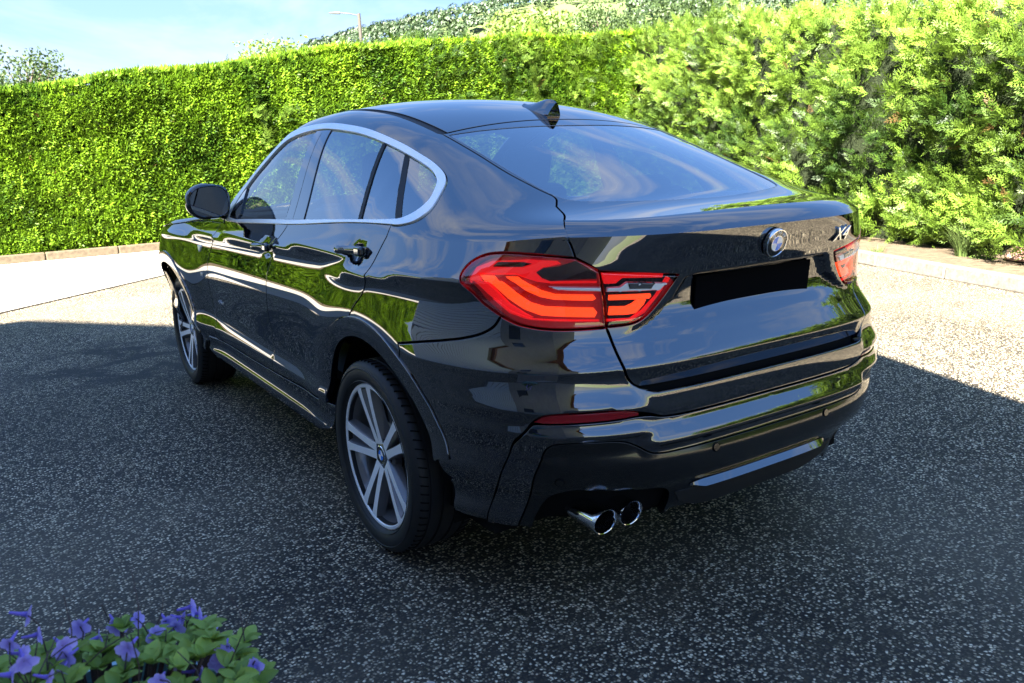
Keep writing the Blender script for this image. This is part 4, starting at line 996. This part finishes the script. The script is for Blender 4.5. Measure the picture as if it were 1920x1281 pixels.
lamp_piece('red_reflector', 'RED', -.022, M_barr, ol); lamp_piece('light_bar', 'BAR1', -.014, M_bar, ol); lamp_piece('light_bar', 'BAR2', -.014, M_bar, ol)
lamp_piece('smoked_panel', 'DARK', -.017, M_amb, ol); lamp_piece('indicator', 'AMB', -.018, M_amb, ol); lamp_piece('white_strip', 'WHT', .0035, M_bulb, ol)
lamp_piece('light_line', 'LINE', -.016, M_barr, ol)
gl_o = geo('L', P_ol, .016, off=.002, gap=.003, flange=.03, rnd_edge=.004)
sides('lens', [gl_o], M_lens, ol)
il = sides('inner_lamp', [geo('L', P_in, .02, off=-.034, gap=.001, flange=.02)], M_deep, gate)
lamp_piece('light_bar', 'IB1', -.014, M_bar, il); lamp_piece('light_bar', 'IB2', -.014, M_bar, il); lamp_piece('reverse_lamp', 'IW', .0035, M_bulb, il)
lamp_piece('reverse_lens', 'IWD', .005, mat('ribbed_lens', (.10, .10, .10), .15, .3, .5, .5), il); lamp_piece('red_reflector', 'IR', -.018, M_barr, il); lamp_piece('light_line', 'IL', -.016, M_barr, il)
sides('lens', [geo('L', P_in, .016, off=.002, gap=.003, flange=.03, rnd_edge=.004)], M_lens, il)
for nm in ('lens',):
    pass
# chrome line under the lamps
# ---- badges
def roundel(rad, letters, parent, name='roundel'):
    e = empty(name); 
    if parent: e.parent = parent
    bm = bmesh.new(); n = 48
    def ringz(prof):
        rr = [[bm.verts.new((r*math.cos(2*math.pi*i/n), r*math.sin(2*math.pi*i/n), z)) for i in range(n)] for r, z in prof]
        for A, B in zip(rr[:-1], rr[1:]):
            for i in range(n): bm.faces.new((A[i], A[(i+1) % n], B[(i+1) % n], B[i]))
        return rr
    ringz([(rad*1.02, -.012), (rad*1.03, 0), (rad*1.0, .003), (rad*.93, .0032), (rad*.91, .001)])
    bm_obj('ring', bm, M_chrome, e, True)
    bm = bmesh.new(); rr = ringz([(rad*.92, .0012), (rad*.56, .0016)]); bm_obj('black_band', bm, M_gloss, e, True)
    bm = bmesh.new(); ringz([(rad*.57, .0016), (rad*.56, .0026), (rad*.53, .0026), (rad*.525, .0016)]); bm_obj('inner_ring', bm, M_chrome, e, True)
    for k in range(4):
        bm = bmesh.new(); c = bm.verts.new((0, 0, .0018)); a = [bm.verts.new((rad*.53*math.cos(t), rad*.53*math.sin(t), .0018)) for t in np.linspace(k*math.pi/2, (k+1)*math.pi/2, 13)]
        for p, q in zip(a[:-1], a[1:]): bm.faces.new((c, p, q))
        bm_obj('quarter_field', bm, M_white if k in (0, 2) else M_blue, e)
    if letters:
        for ch, ang in (('B', 132), ('M', 90), ('W', 48)):
            me = text_mesh(ch, rad*.42, .0004); me.materials.append(M_white)
            o = bpy.data.objects.new('letter', me); col.objects.link(o); o.parent = e
            o.matrix_local = Matrix.Translation((rad*.745*math.cos(R(ang)), rad*.745*math.sin(R(ang)), .0019)) @ Matrix.Rotation(R(ang-90), 4, 'Z')
    return e
rb = roundel(.0435, True, gate); rb.matrix_world = frame_at(0, 1.083, .016); rb['label'] = 'round blue and white badge in a chrome ring'
me = text_mesh('X4', .062, .003, .35, .0008, .95); me.materials.append(M_chrome)
o = bpy.data.objects.new('model_badge', me); col.objects.link(o); o.parent = gate; o.matrix_world = frame_at(-.405, 1.076, .004) @ Matrix.Diagonal((1.25, 1, 1, 1))
o['label'] = 'chrome X4 model badge'
me = text_mesh('xDrive', .030, .001, .25); me.materials.append(M_chrome)
for s, d in ((1, door_f[0]), (-1, door_f[1])):
    o = bpy.data.objects.new('side_badge', me); col.objects.link(o); o.parent = d; o.matrix_world = frame_at(3.765*s, .634, .003)
me = text_mesh('M', .034, .001, .3); me.materials.append(M_alu)
for s, d in ((1, fender[0]), (-1, fender[1])):
    o = bpy.data.objects.new('side_badge', me); col.objects.link(o); o.parent = d; o.matrix_world = frame_at(4.005*s, .765, .003)
for s, d in ((1, fender[0]), (-1, fender[1])):
    bm = bmesh.new(); prism(bm, [(-.035, .016), (.03, .020), (.036, .008), (.0, -.022), (-.008, -.02)], -.004, .006)
    o = bm_obj('side_indicator', bm, M_alu, d, bevel=.004); o.matrix_world = frame_at(3.99*s, .906, .0)
# number plate (blank black)
bm = bmesh.new(); box(bm, (0, 0, 0), (.52, .112, .006)); pl = bm_obj('number_plate', bm, M_plate, gate, bevel=.003)
F = frame_at(0, .945, .003); pl.matrix_world = F; pl['label'] = 'blank black number plate'

# ---- roof antenna
def fin():
    bm = bmesh.new(); n = 14; secs = []
    L_ = .205
    for i in range(n):
        t = i/(n-1)                      # 0 front, 1 rear
        hgt = .016+.050*sst(.0, .9, t)**1.1; w = .046*math.sin(math.pi*(.08+.62*t))**.7*(1-.15*t)
        if i == n-1: hgt *= .93
        y = -L_*t; ring_ = []
        for a in np.linspace(0, math.pi, 11):
            cx = math.cos(a); sx = math.sin(a)
            ww = w*(abs(cx)**(1.0 if abs(cx) < .2 else .9))*(1 if cx > 0 else -1)
            ww = ww*(1-.58*sx**1.6) if t > .3 else ww*(1-.35*sx)
            ring_.append(bm.verts.new((ww, y+.045*sx*float(sst(.6, 1, t))*-.2, hgt*sx**1.15-.006)))
        secs.append(ring_)
    for A, B in zip(secs[:-1], secs[1:]):
        for k in range(10): bm.faces.new((A[k], A[k+1], B[k+1], B[k]))
    bm.faces.new(secs[0]); bm.faces.new(secs[-1][::-1]); bmesh.ops.recalc_face_normals(bm, faces=bm.faces)
    return bm
fo = bm_obj('roof_antenna', fin(), M_paint, roof, True, angle=50)
zf, zr_ = float(zcf(.345)), float(zcf(.14))
fo.matrix_world = Matrix.Translation((0, .347, zf)) @ Matrix.Rotation(math.atan2(zf-zr_, .205), 4, 'X')
# ---- door handles
def handle(yc, zc, doors):
    n = 22; L_ = .105
    for s, d in ((-1, doors[0]), (1, doors[1])):
        bm = bmesh.new(); secs = []
        for i in range(n):
            t = -1+2*i/(n-1); y = yc+L_*t; zz = zc+(y-yc)*-.04
            xb = float(XL(np.array(y), np.array(zz))); lift = .034*(1-abs(t)**3.2)+.004
            hh = .0145*(1-.25*abs(t)**3)*(1.0); tt = .0085*(1-.2*abs(t)**4)
            ring_ = [bm.verts.new((s*(xb+lift+tt*math.cos(a)-.004), y, zz+hh*math.sin(a))) for a in np.linspace(0, 2*math.pi, 14, endpoint=False)]
            secs.append(ring_)
        for A, B in zip(secs[:-1], secs[1:]):
            for k in range(14): bm.faces.new((A[k], A[(k+1) % 14], B[(k+1) % 14], B[k]))
        bm.faces.new(secs[0]); bm.faces.new(secs[-1]); bmesh.ops.recalc_face_normals(bm, faces=bm.faces)
        h = bm_obj('door_handle', bm, M_paint, d, True, angle=60)
        bm = bmesh.new(); box(bm, (s*(float(XL(np.array(yc-.072), np.array(zc)))+.022), yc-.078, zc), (.024, .05, .034))
        bm_obj('lock_cover', bm, M_gloss, h, bevel=.009, seg=3)
handle(.085, 1.064, door_r); handle(1.045, 1.004, door_f)
# ---- mirrors
for s in (-1, 1):
    e = empty('door_mirror', (s*.975, 1.70, 1.170), car); e.scale = (.94, .94, .94)
    bm = bmesh.new(); bmesh.ops.create_uvsphere(bm, u_segments=32, v_segments=18, radius=1)
    for v in bm.verts:
        x, y, z = v.co
        # squarish shell, flat towards the rear
        f = lambda a, p: math.copysign(abs(a)**p, a)
        X = f(x, .72)*.112; Z = f(z, .78)*.094; Y = f(y, .8)*.085
        if Y < 0: Y *= .45
        if X*s > 0: Z *= 1-.22*(X*s/.112)**2
        else: Z *= .95
        v.co = (X, Y, Z+.008)
    sh_ = bm_obj('housing', bm, M_paint, e, True, angle=80)
    bm = bmesh.new(); n = 36
    pts = []
    for i in range(n):
        a = 2*math.pi*i/n; x = math.copysign(abs(math.cos(a))**.62, math.cos(a))*.095; z = math.copysign(abs(math.sin(a))**.68, math.sin(a))*.076
        if x*s > 0: z *= 1-.22*(x*s/.095)**2
        pts.append((x, z+.008))
    vs_ = [bm.verts.new((x, -.041, z)) for x, z in pts]; bm.faces.new(vs_)
    bmesh.ops.recalc_face_normals(bm, faces=bm.faces)
    bm_obj('mirror_glass', bm, M_mirg, e)
    bm = bmesh.new(); v1 = [bm.verts.new((x*1.13, -.036, (z-.008)*1.15+.008)) for x, z in pts]; v2 = [bm.verts.new((x*1.03, -.044, (z-.008)*1.05+.008)) for x, z in pts]; v3 = [bm.verts.new((x, -.040, z)) for x, z in pts]
    for A, B in ((v1, v2), (v2, v3)):
        for i in range(n): bm.faces.new((A[i], A[(i+1) % n], B[(i+1) % n], B[i]))
    bmesh.ops.recalc_face_normals(bm, faces=bm.faces); bm_obj('rim', bm, M_gloss, e, True)
    bm = bmesh.new(); tube(bm, [(-s*.07, .02, -.055), (-s*.11, .02, -.068), (-s*.155, .01, -.075)], [.034, .030, .034], 12); bm_obj('stem', bm, M_gloss, e, True)
    # sail panel in the window corner
sides('mirror_sail', [geo('U', [(1.70, .02), (1.55, .02), (1.50, .10), (1.53, .40), (1.58, .37), (1.64, .22)], .02, off=.004, gap=0, flange=.012)], M_gloss, door_f)
# ---- exhaust
for x in (-.618, -.522):
    e = empty('exhaust_tip', (x, -.885, .342), car)
    bm = bmesh.new(); lathe(bm, [(.033, -.22), (.038, -.12), (.0415, -.02), (.0425, 0), (.0415, .004), (.0395, .003), (.0365, -.01), (.0355, -.16)], 40)
    for v in bm.verts:
        a, y, z = v.co; v.co = (y, -a-(.16*z if a > -.05 else 0), z*.92)
    bmesh.ops.recalc_face_normals(bm, faces=bm.faces)
    bm_obj('pipe', bm, M_chrome, e, True, angle=50)
    bm = bmesh.new(); bmesh.ops.create_circle(bm, cap_ends=True, segments=24, radius=.0355); bmesh.ops.rotate(bm, cent=(0, 0, 0), matrix=Matrix.Rotation(R(90), 3, 'X'), verts=bm.verts); bmesh.ops.translate(bm, vec=(0, .12, 0), verts=bm.verts)
    bm_obj('dark_bore_disc', bm, M_void, e)  # flat black disc put in for the darkness deep in the pipe
# ---- wheels
def rubber_mat():
    m = mat('tyre_rubber', (.014, .014, .015), .55, 0, .4); return m
M_tyre = rubber_mat()
def make_wheel():
    w = empty('wheel')
    bm = bmesh.new()
    # tyre: axial a (outer face negative), radius r
    pr = [(.262, -.100), (.268, -.112), (.285, -.1205), (.305, -.122), (.322, -.118), (.333, -.111), (.3395, -.103)]
    g = []
    for a0 in (-.072, -.026, .026, .072): g.append(a0)
    a = -.098
    tread = [(.3425, -.096)]
    for c in g: tread += [(.3445-.35*c*c, c-.006), (.337, c-.0045), (.337, c+.0045), (.3445-.35*c*c, c+.006)]
    tread += [(.3425, .096)]
    full = pr+tread+[(r, -x) for r, x in pr[::-1]]+[(.24, .1), (.24, -.1)]
    lathe(bm, full+[full[0]], 96)
    bmesh.ops.remove_doubles(bm, verts=bm.verts, dist=1e-5); bmesh.ops.recalc_face_normals(bm, faces=bm.faces)
    ty = bm_obj('tyre', bm, M_tyre, w, True, angle=50)
    # tread blocks: lateral sipes as thin dark fins cut into the shoulder
    bm = bmesh.new()
    for sgn in (-1, 1):
        for k in range(72):
            t = 2*math.pi*k/72
            g_ = box(bm, (sgn*.090, 0, 0), (.030, .0035, .008)); bmesh.ops.rotate(bm, cent=(sgn*.09, 0, 0), matrix=Matrix.Rotation(R(18*sgn), 3, 'Z'), verts=g_)
            bmesh.ops.translate(bm, vec=(0, 0, .3405), verts=g_); bmesh.ops.rotate(bm, cent=(0, 0, 0), matrix=Matrix.Rotation(t, 3, 'X'), verts=g_)
    tr = bm_obj('tread_sipes', bm, M_void, w); tr['kind'] = 'stuff'
    # sidewall ribs
    bm = bmesh.new()
    for rr_ in (.272, .316): lathe(bm, [(rr_-.002, -.1165 if rr_ < .3 else -.1205), (rr_, -.1185 if rr_ < .3 else -.1225), (rr_+.002, -.1165 if rr_ < .3 else -.1190)], 72)
    bmesh.ops.recalc_face_normals(bm, faces=bm.faces); bm_obj('sidewall_rib', bm, M_tyre, w, True)
    # rim barrel
    bm = bmesh.new(); lathe(bm, [(.2575, -.104), (.2585, -.098), (.262, -.094)], 96); lathe(bm, [(.246, -.100), (.240, -.085), (.226, -.06), (.220, 0), (.222, .09), (.24, .10)], 96)
    bmesh.ops.recalc_face_normals(bm, faces=bm.faces); bm_obj('rim_barrel', bm, M_rimd, w, True)
    bm = bmesh.new(); lathe(bm, [(.262, -.096), (.2605, -.102), (.2575, -.1045), (.2485, -.1045), (.246, -.102), (.2445, -.090)], 96)
    bmesh.ops.recalc_face_normals(bm, faces=bm.faces); bm_obj('rim_lip', bm, M_rimf, w, True)
    def face_a(r): return -.1035+.030*(1-min(r/.25, 1))**1.3
    for k in range(5):
        ang = R(75+72*k)
        for sg in (-1, 1):
            bm = bmesh.new(); secs = []
            rs = np.linspace(.040, .2505, 14)
            for r in rs:
                t = (r-.04)/.21
                s0 = sg*(.0145+.0275*t**1.15); hw = .0172-.0045*math.sin(math.pi*t)*.6+.0005*t
                if t > .86: hw += .004*(t-.86)/.14
                fa = face_a(r); dp = .040-.012*t
                pts = [(s0-hw-.009, fa+dp), (s0-hw-.001, fa+.0035), (s0-hw+.0015, fa), (s0+hw-.0015, fa), (s0+hw+.001, fa+.0035), (s0+hw+.009, fa+dp)]
                secs.append([(r, s_, a_) for s_, a_ in pts])
            V = []; 
            for sec in secs:
                row = []
                for r, s_, a_ in sec:
                    y = r*math.cos(ang)-s_*math.sin(ang); z = r*math.sin(ang)+s_*math.cos(ang); row.append(bm.verts.new((a_, y, z)))
                V.append(row)
            for A, B in zip(V[:-1], V[1:]):
                for j in range(5):
                    f = bm.faces.new((A[j], A[j+1], B[j+1], B[j])); f.material_index = 0 if j == 2 else 1
            bm.faces.new(V[-1]).material_index = 1
            bmesh.ops.recalc_face_normals(bm, faces=bm.faces)
            bm_obj('spoke', bm, [M_rimf, M_rimd], w, True, angle=25)
    # webs between the arms near the hub, hub disc
    bm = bmesh.new(); lathe(bm, [(.082, -.040), (.080, -.066), (.066, -.074), (.046, -.077), (.038, -.080), (.036, -.076)], 60); bmesh.ops.recalc_face_normals(bm, faces=bm.faces)
    bm_obj('hub', bm, M_rimd, w, True, angle=30)
    for k in range(5):
        t = R(75+36+72*k); bm = bmesh.new(); lathe(bm, [(.0135, -.079), (.0115, -.076), (.011, -.055)], 16); bmesh.ops.create_circle(bm, cap_ends=True, segments=6, radius=.0085, matrix=Matrix.Translation((-.060, 0, 0)) @ Matrix.Rotation(R(90), 4, 'Y'))
        bmesh.ops.translate(bm, vec=(0, .056*math.cos(t), .056*math.sin(t)), verts=bm.verts); bm_obj('wheel_bolt', bm, M_void, w)
    bm = bmesh.new(); lathe(bm, [(.035, -.075), (.0345, -.082), (.032, -.0835)], 32); bmesh.ops.recalc_face_normals(bm, faces=bm.faces); bm_obj('cap_ring', bm, M_chrome, w, True)
    for k in range(4):
        bm = bmesh.new(); c = bm.verts.new((-.083, 0, 0)); a_ = [bm.verts.new((-.083, -.0185*math.cos(t), .0185*math.sin(t))) for t in np.linspace(k*math.pi/2, (k+1)*math.pi/2, 9)]
        for p, q in zip(a_[:-1], a_[1:]): bm.faces.new((c, p, q))
        bm_obj('cap_field', bm, M_white if k in (0, 2) else M_blue, w)
    bm = bmesh.new(); lathe(bm, [(.032, -.0825), (.0185, -.0828)], 32); bm_obj('cap_band', bm, M_gloss, w)
    bm = bmesh.new(); lathe(bm, [(.06, -.02), (.085, -.018), (.165, -.018), (.165, .008), (.06, .008)], 64); bmesh.ops.recalc_face_normals(bm, faces=bm.faces); bm_obj('brake_disc', bm, M_disc, w, True)
    bm = bmesh.new()
    for i in range(9):
        t = R(-20+i*8); g_ = box(bm, (-.012, 0, .148), (.075, .028, .062)); bmesh.ops.rotate(bm, cent=(0, 0, 0), matrix=Matrix.Rotation(t, 3, 'X'), verts=g_)
    bm_obj('brake_caliper', bm, mat('caliper', (.10, .10, .105), .5, .4), w, bevel=.004)
    return w
wh = make_wheel(); wh.parent = car
def wcopy(src):
    e = src.copy(); col.objects.link(e); e.parent = car
    for c in src.children:
        d = c.copy(); col.objects.link(d); d.parent = e
    return e
spots = [(-.815, 0., 0), (-.808, 2.81, 0), (.815, 0., 180), (.808, 2.81, 180)]
for i, (x, y, rz) in enumerate(spots):
    e = wh if i == 0 else wcopy(wh)
    e.location = (x, y, .3435); e.rotation_euler = (R((0, -10, 40, 15)[i]), 0, R(rz))
# ---- cabin
bm = bmesh.new(); box(bm, (0, 1.95, .98), (1.46, .42, .22)); box(bm, (0, 2.12, 1.04), (1.40, .25, .12)); bm_obj('dashboard', bm, M_seat, car, bevel=.05, seg=4)
def seat(x, y, hz, w=.50, tilt=14):
    e = empty('seat', (x, y, .50), car); Rm = Matrix.Rotation(R(tilt), 3, 'X')
    bm = bmesh.new(); box(bm, (0, .22, .10), (w, .52, .16)); bm_obj('cushion', bm, M_seat, e, bevel=.05, seg=3)
    bm = bmesh.new(); box(bm, (0, 0, .40), (w*.96, .13, .62), Rm); bm_obj('backrest', bm, M_seat, e, bevel=.05, seg=3)
    bm = bmesh.new(); box(bm, (0, -.085, hz), (.26, .10, .19), Rm); bm_obj('headrest', bm, M_seat, e, bevel=.04, seg=3)
    bm = bmesh.new(); tube(bm, [(-.06, -.06, hz-.2), (-.06, -.08, hz)], .007); tube(bm, [(.06, -.06, hz-.2), (.06, -.08, hz)], .007); bm_obj('headrest_post', bm, M_chrome, e)
for x in (-.37, .37): seat(x, .96, .79)
for x in (-.40, .40): seat(x, .16, .66, .56, 18)
bm = bmesh.new()
tube(bm, [(-.38+.185*math.cos(t), 1.60-.07*math.sin(t), .99+.175*math.sin(t)) for t in np.linspace(0, 2*math.pi, 33)], .015, 10, False)
box(bm, (-.38, 1.62, .99), (.16, .05, .11)); box(bm, (-.38, 1.62, .99), (.34, .02, .03)); bm_obj('steering_wheel', bm, M_seat, car, bevel=.004)
bm = bmesh.new(); box(bm, (0, .9, .46), (1.5, 2.7, .04)); box(bm, (0, -.45, .66), (1.1, .75, .04)); bm_obj('cabin_floor', bm, M_seat, car)
bm = bmesh.new(); box(bm, (0, -.28, 1.03), (1.12, .55, .02)); bm_obj('parcel_shelf', bm, M_seat, car)
bm = bmesh.new(); box(bm, (0, 1.38, 1.43), (.20, .03, .07)); bm_obj('inner_mirror', bm, M_seat, car, bevel=.01)
# ================================================================== POT OF VIOLET FLOWERS (foreground)
def ray_pt(px, py, dist):
    d = _f+_r2*((px-960)/FOC)-_u2*((py-640.5)/FOC); return CAM_POS+d.normalized()*dist
pc = ray_pt(165, 1268, 1.27)
M_leafP = leaf_mat('fleshy_leaf', (.08, .15, .02), (.34, .46, .08), trans=.22); M_pet = leaf_mat('violet_petal', (.26, .18, .66), (.60, .50, .95), dry=(.26, .18, .66), trans=.3)
M_stem = mat('flower_stem', (.05, .03, .03), .6)
lw = empty('planter_wall', (pc.x, pc.y-.05, 0)); tag(lw, 'low rendered wall carrying the flower pot, below the frame', 'wall')
zt = pc.z-.30
bm = bmesh.new(); box(bm, (0, 0, zt/2), (1.1, .34, zt)); bm_obj('wall_block', bm, M_rend, lw, bevel=.01)
pot = empty('flower_pot', (pc.x, pc.y, zt)); tag(pot, 'pale blue glazed pot under the violet flowers at the bottom left', 'pot')
bm = bmesh.new(); pr = [(.0, .0), (.13, .0), (.14, .01), (.175, .17), (.19, .18), (.19, .205), (.175, .205), (.165, .17), (.0, .165)]
n = 40; rr_ = [[bm.verts.new((max(r_, 1e-4)*math.cos(2*math.pi*i/n), max(r_, 1e-4)*math.sin(2*math.pi*i/n), z_)) for i in range(n)] for r_, z_ in pr]
for A, B in zip(rr_[:-1], rr_[1:]):
    for i in range(n): bm.faces.new((A[i], A[(i+1) % n], B[(i+1) % n], B[i]))
bmesh.ops.recalc_face_normals(bm, faces=bm.faces); bm_obj('vessel', bm, mat('blue_glaze', (.22, .42, .48), .2, 0, .5, .6), pot, True, angle=40)
plant = empty('flowering_plant', (pc.x, pc.y, zt+.17)); tag(plant, 'fleshy leaved plant with small violet flowers on thin stems', 'plant')
def leaf_mesh(seed, L_, W_):
    r = np.random.default_rng(seed); V = []; F = []; nu, nv = 9, 5
    for i in range(nu):
        t = i/(nu-1); w = W_*math.sin(math.pi*min(t*.93+.05, 1))**.72*(1.12-.25*t)
        for j in range(nv):
            s_ = -1+2*j/(nv-1); V.append((L_*t, w*s_*.5, -.22*L_*t*t+.20*w*s_*s_+.004*math.sin(7*t+3*s_)-.006*(abs(s_) < .1)))
    for i in range(nu-1):
        for j in range(nv-1): a = i*nv+j; F.append((a, a+nv, a+nv+1, a+1))
    me = bpy.data.meshes.new('leaf'); me.from_pydata(V, [], F); 
    for p in me.polygons: p.use_smooth = True
    at = me.attributes.new('tint', 'FLOAT', 'POINT'); b_ = r.uniform(.3, .85); at.data.foreach_set('value', [min(1, max(.06, b_+.1*(abs(v[1])/W_)-.05)) for v in V]); me.materials.append(M_leafP); return me
leaves = [leaf_mesh(k, 1, [.66, .60, .7, .62, .68, .58][k]) for k in range(6)]
r5 = np.random.default_rng(33)
def basis_to(d, roll=0):
    d = Vector(d).normalized(); a = Vector((0, 0, 1)).cross(d)
    a = a.normalized() if a.length > 1e-3 else Vector((1, 0, 0)); b = d.cross(a); return (Matrix((d, a, b)).transposed() @ Matrix.Rotation(roll, 3, 'X')).to_4x4()
# rosettes of leaves on a mound
cen = []; lf = []
NR = 120
for k in range(NR):
    a = k*2.399; rr0 = .225*math.sqrt((k+.5)/NR); cx, cy = rr0*math.cos(a)*1.0, rr0*math.sin(a)*.75
    cz = .135-.10*(rr0/.245)**2+r5.uniform(-.022, .028); cen.append((cx, cy, cz))
    od = Vector((cx, cy, .16)).normalized()
    for j in range(int(r5.integers(5, 8))):
        b = j*2.0944*1.14+k; L_ = r5.uniform(.018, .036)
        ld = (od*.55+Vector((math.cos(b), math.sin(b), r5.uniform(.0, .7)))).normalized()
        lf.append((Matrix.Translation((cx, cy, cz)) @ basis_to(ld, r5.uniform(-.4, .4)) @ Matrix.Scale(L_, 4), int(r5.integers(0, 6))))
toc = (CAM_POS-Vector((pc.x, pc.y, zt+.17))).normalized()
lf.sort(key=lambda t: -(t[0].translation.dot(toc)))
for Mx, k in lf[:290]:
    o = bpy.data.objects.new('leaf', leaves[k]); col.objects.link(o); o.parent = plant; o.matrix_local = Mx
Vx, Fx, Tx = [], [], []; n0 = 0
for Mx, k in lf[290:]:
    me = leaves[k]; co = np.empty(len(me.vertices)*3); me.vertices.foreach_get('co', co); co = co.reshape(-1, 3); M_ = np.array(Mx); Vx.append(co @ M_[:3, :3].T+M_[:3, 3])
    Fx.append(np.array([tuple(p.vertices) for p in me.polygons])+n0); tv = np.empty(len(me.vertices)); me.attributes['tint'].data.foreach_get('value', tv); Tx.append(tv); n0 += len(co)
o = np_mesh('inner_leaves', np.vstack(Vx), np.vstack(Fx), M_leafP, plant, True, None, np.concatenate(Tx)); o['kind'] = 'stuff'
bm = bmesh.new()
for cx, cy, cz in cen: tube(bm, [(cx*.4, cy*.4, -.03), (cx*.8, cy*.8, cz*.5), (cx, cy, cz)], [.004, .0035, .003], 6)
bm_obj('leaf_stems', bm, M_stem, plant)['kind'] = 'stuff'
def petal_mesh(L_, W_, lift, seed):
    V = []; F = []; nu, nv = 6, 5
    for i in range(nu):
        t = i/(nu-1); w = W_*math.sin(math.pi*(.12+.72*t))**.9
        for j in range(nv): s_ = -1+2*j/(nv-1); V.append((L_*t, w*s_*.5, lift*L_*t*t*(1-.4*t)+.12*w*s_*s_))
    for i in range(nu-1):
        for j in range(nv-1): a = i*nv+j; F.append((a, a+nv, a+nv+1, a+1))
    me = bpy.data.meshes.new('petal'); me.from_pydata(V, [], F)
    for p in me.polygons: p.use_smooth = True
    at = me.attributes.new('tint', 'FLOAT', 'POINT'); at.data.foreach_set('value', [.35+.5*(v[0]/L_) for v in V]); me.materials.append(M_pet); return me
petals = [petal_mesh(.013, .011, .2, 1), petal_mesh(.018, .015, -.25, 2)]
tubem = bpy.data.meshes.new('flower_tube'); bmt = bmesh.new(); tube(bmt, [(-.022, 0, .004), (-.008, 0, .001), (0, 0, 0)], [.0018, .0028, .0042], 8); bmt.to_mesh(tubem); bmt.free(); tubem.materials.append(M_pet)
def flower(px, py, dist, face_az, size, ctr):
    p = ray_pt(px, py, dist)-plant.matrix_world.translation
    e = empty('flower', (0, 0, 0), plant); fd = Vector((math.cos(face_az), math.sin(face_az), r5.uniform(-.2, .35)))
    e.matrix_local = Matrix.Translation(p) @ basis_to(fd, r5.uniform(-.3, .3)) @ Matrix.Scale(size, 4)
    o = bpy.data.objects.new('flower_tube', tubem); col.objects.link(o); o.parent = e
    for k, (ang, big) in enumerate(((60, 0), (120, 0), (-20, 1), (200, 1), (-90, 1))):
        o = bpy.data.objects.new('petal', petals[big]); col.objects.link(o); o.parent = e
        o.matrix_local = Matrix.Rotation(R(ang), 4, 'X') @ Matrix.Rotation(R(-72), 4, 'Y') if False else (Matrix.Rotation(R(ang-90), 4, 'X') @ Matrix((( .22, 0, .97, 0), (0, 1, 0, 0), (.97, 0, -.22, 0), (0, 0, 0, 1))))
    return p, ctr
FL = [(50, 1152, 1.30), (18, 1205, 1.22), (40, 1225, 1.22), (118, 1210, 1.26), (125, 1232, 1.26), (112, 1262, 1.24), (214, 1166, 1.34), (222, 1176, 1.34), (312, 1165, 1.36), (340, 1158, 1.36), (358, 1138, 1.36), (372, 1150, 1.36), (380, 1164, 1.36), (394, 1178, 1.36), (388, 1190, 1.35), (408, 1212, 1.33), (422, 1213, 1.33), (410, 1240, 1.32), (370, 1258, 1.28), (376, 1265, 1.28), (474, 1247, 1.30), (480, 1252, 1.30), (185, 1195, 1.3), (290, 1187, 1.32), (45, 1240, 1.2), (300, 1275, 1.2), (70, 1190, 1.28), (150, 1175, 1.33), (255, 1160, 1.36), (330, 1175, 1.35), (415, 1226, 1.32), (20, 1265, 1.18), (90, 1270, 1.2), (240, 1215, 1.25), (330, 1240, 1.26)]
bpy.context.view_layer.update()
bm = bmesh.new()
for i, (fx, fy, fd_) in enumerate(FL):
    p, c = flower(fx, fy, fd_, r5.uniform(-2.6, .2), r5.uniform(.7, 1.0), None)
    c0 = min(cen, key=lambda q: (Vector(q)-p).length); mid = Vector(c0).lerp(p, .5)+Vector((r5.uniform(-.01, .01), r5.uniform(-.01, .01), .012))
    tube(bm, [c0, mid, p], [.0011, .0009, .0008], 5)
for i in range(22):
    c0 = Vector(cen[int(r5.integers(0, len(cen)))]); tip = c0+Vector((r5.uniform(-.07, .07), r5.uniform(-.05, .06), r5.uniform(.04, .12))); tube(bm, [c0, c0.lerp(tip, .5)+Vector((.006, 0, .008)), tip], [.001, .0009, .0007], 5)
bm_obj('flower_stems', bm, M_stem, plant)['kind'] = 'stuff'
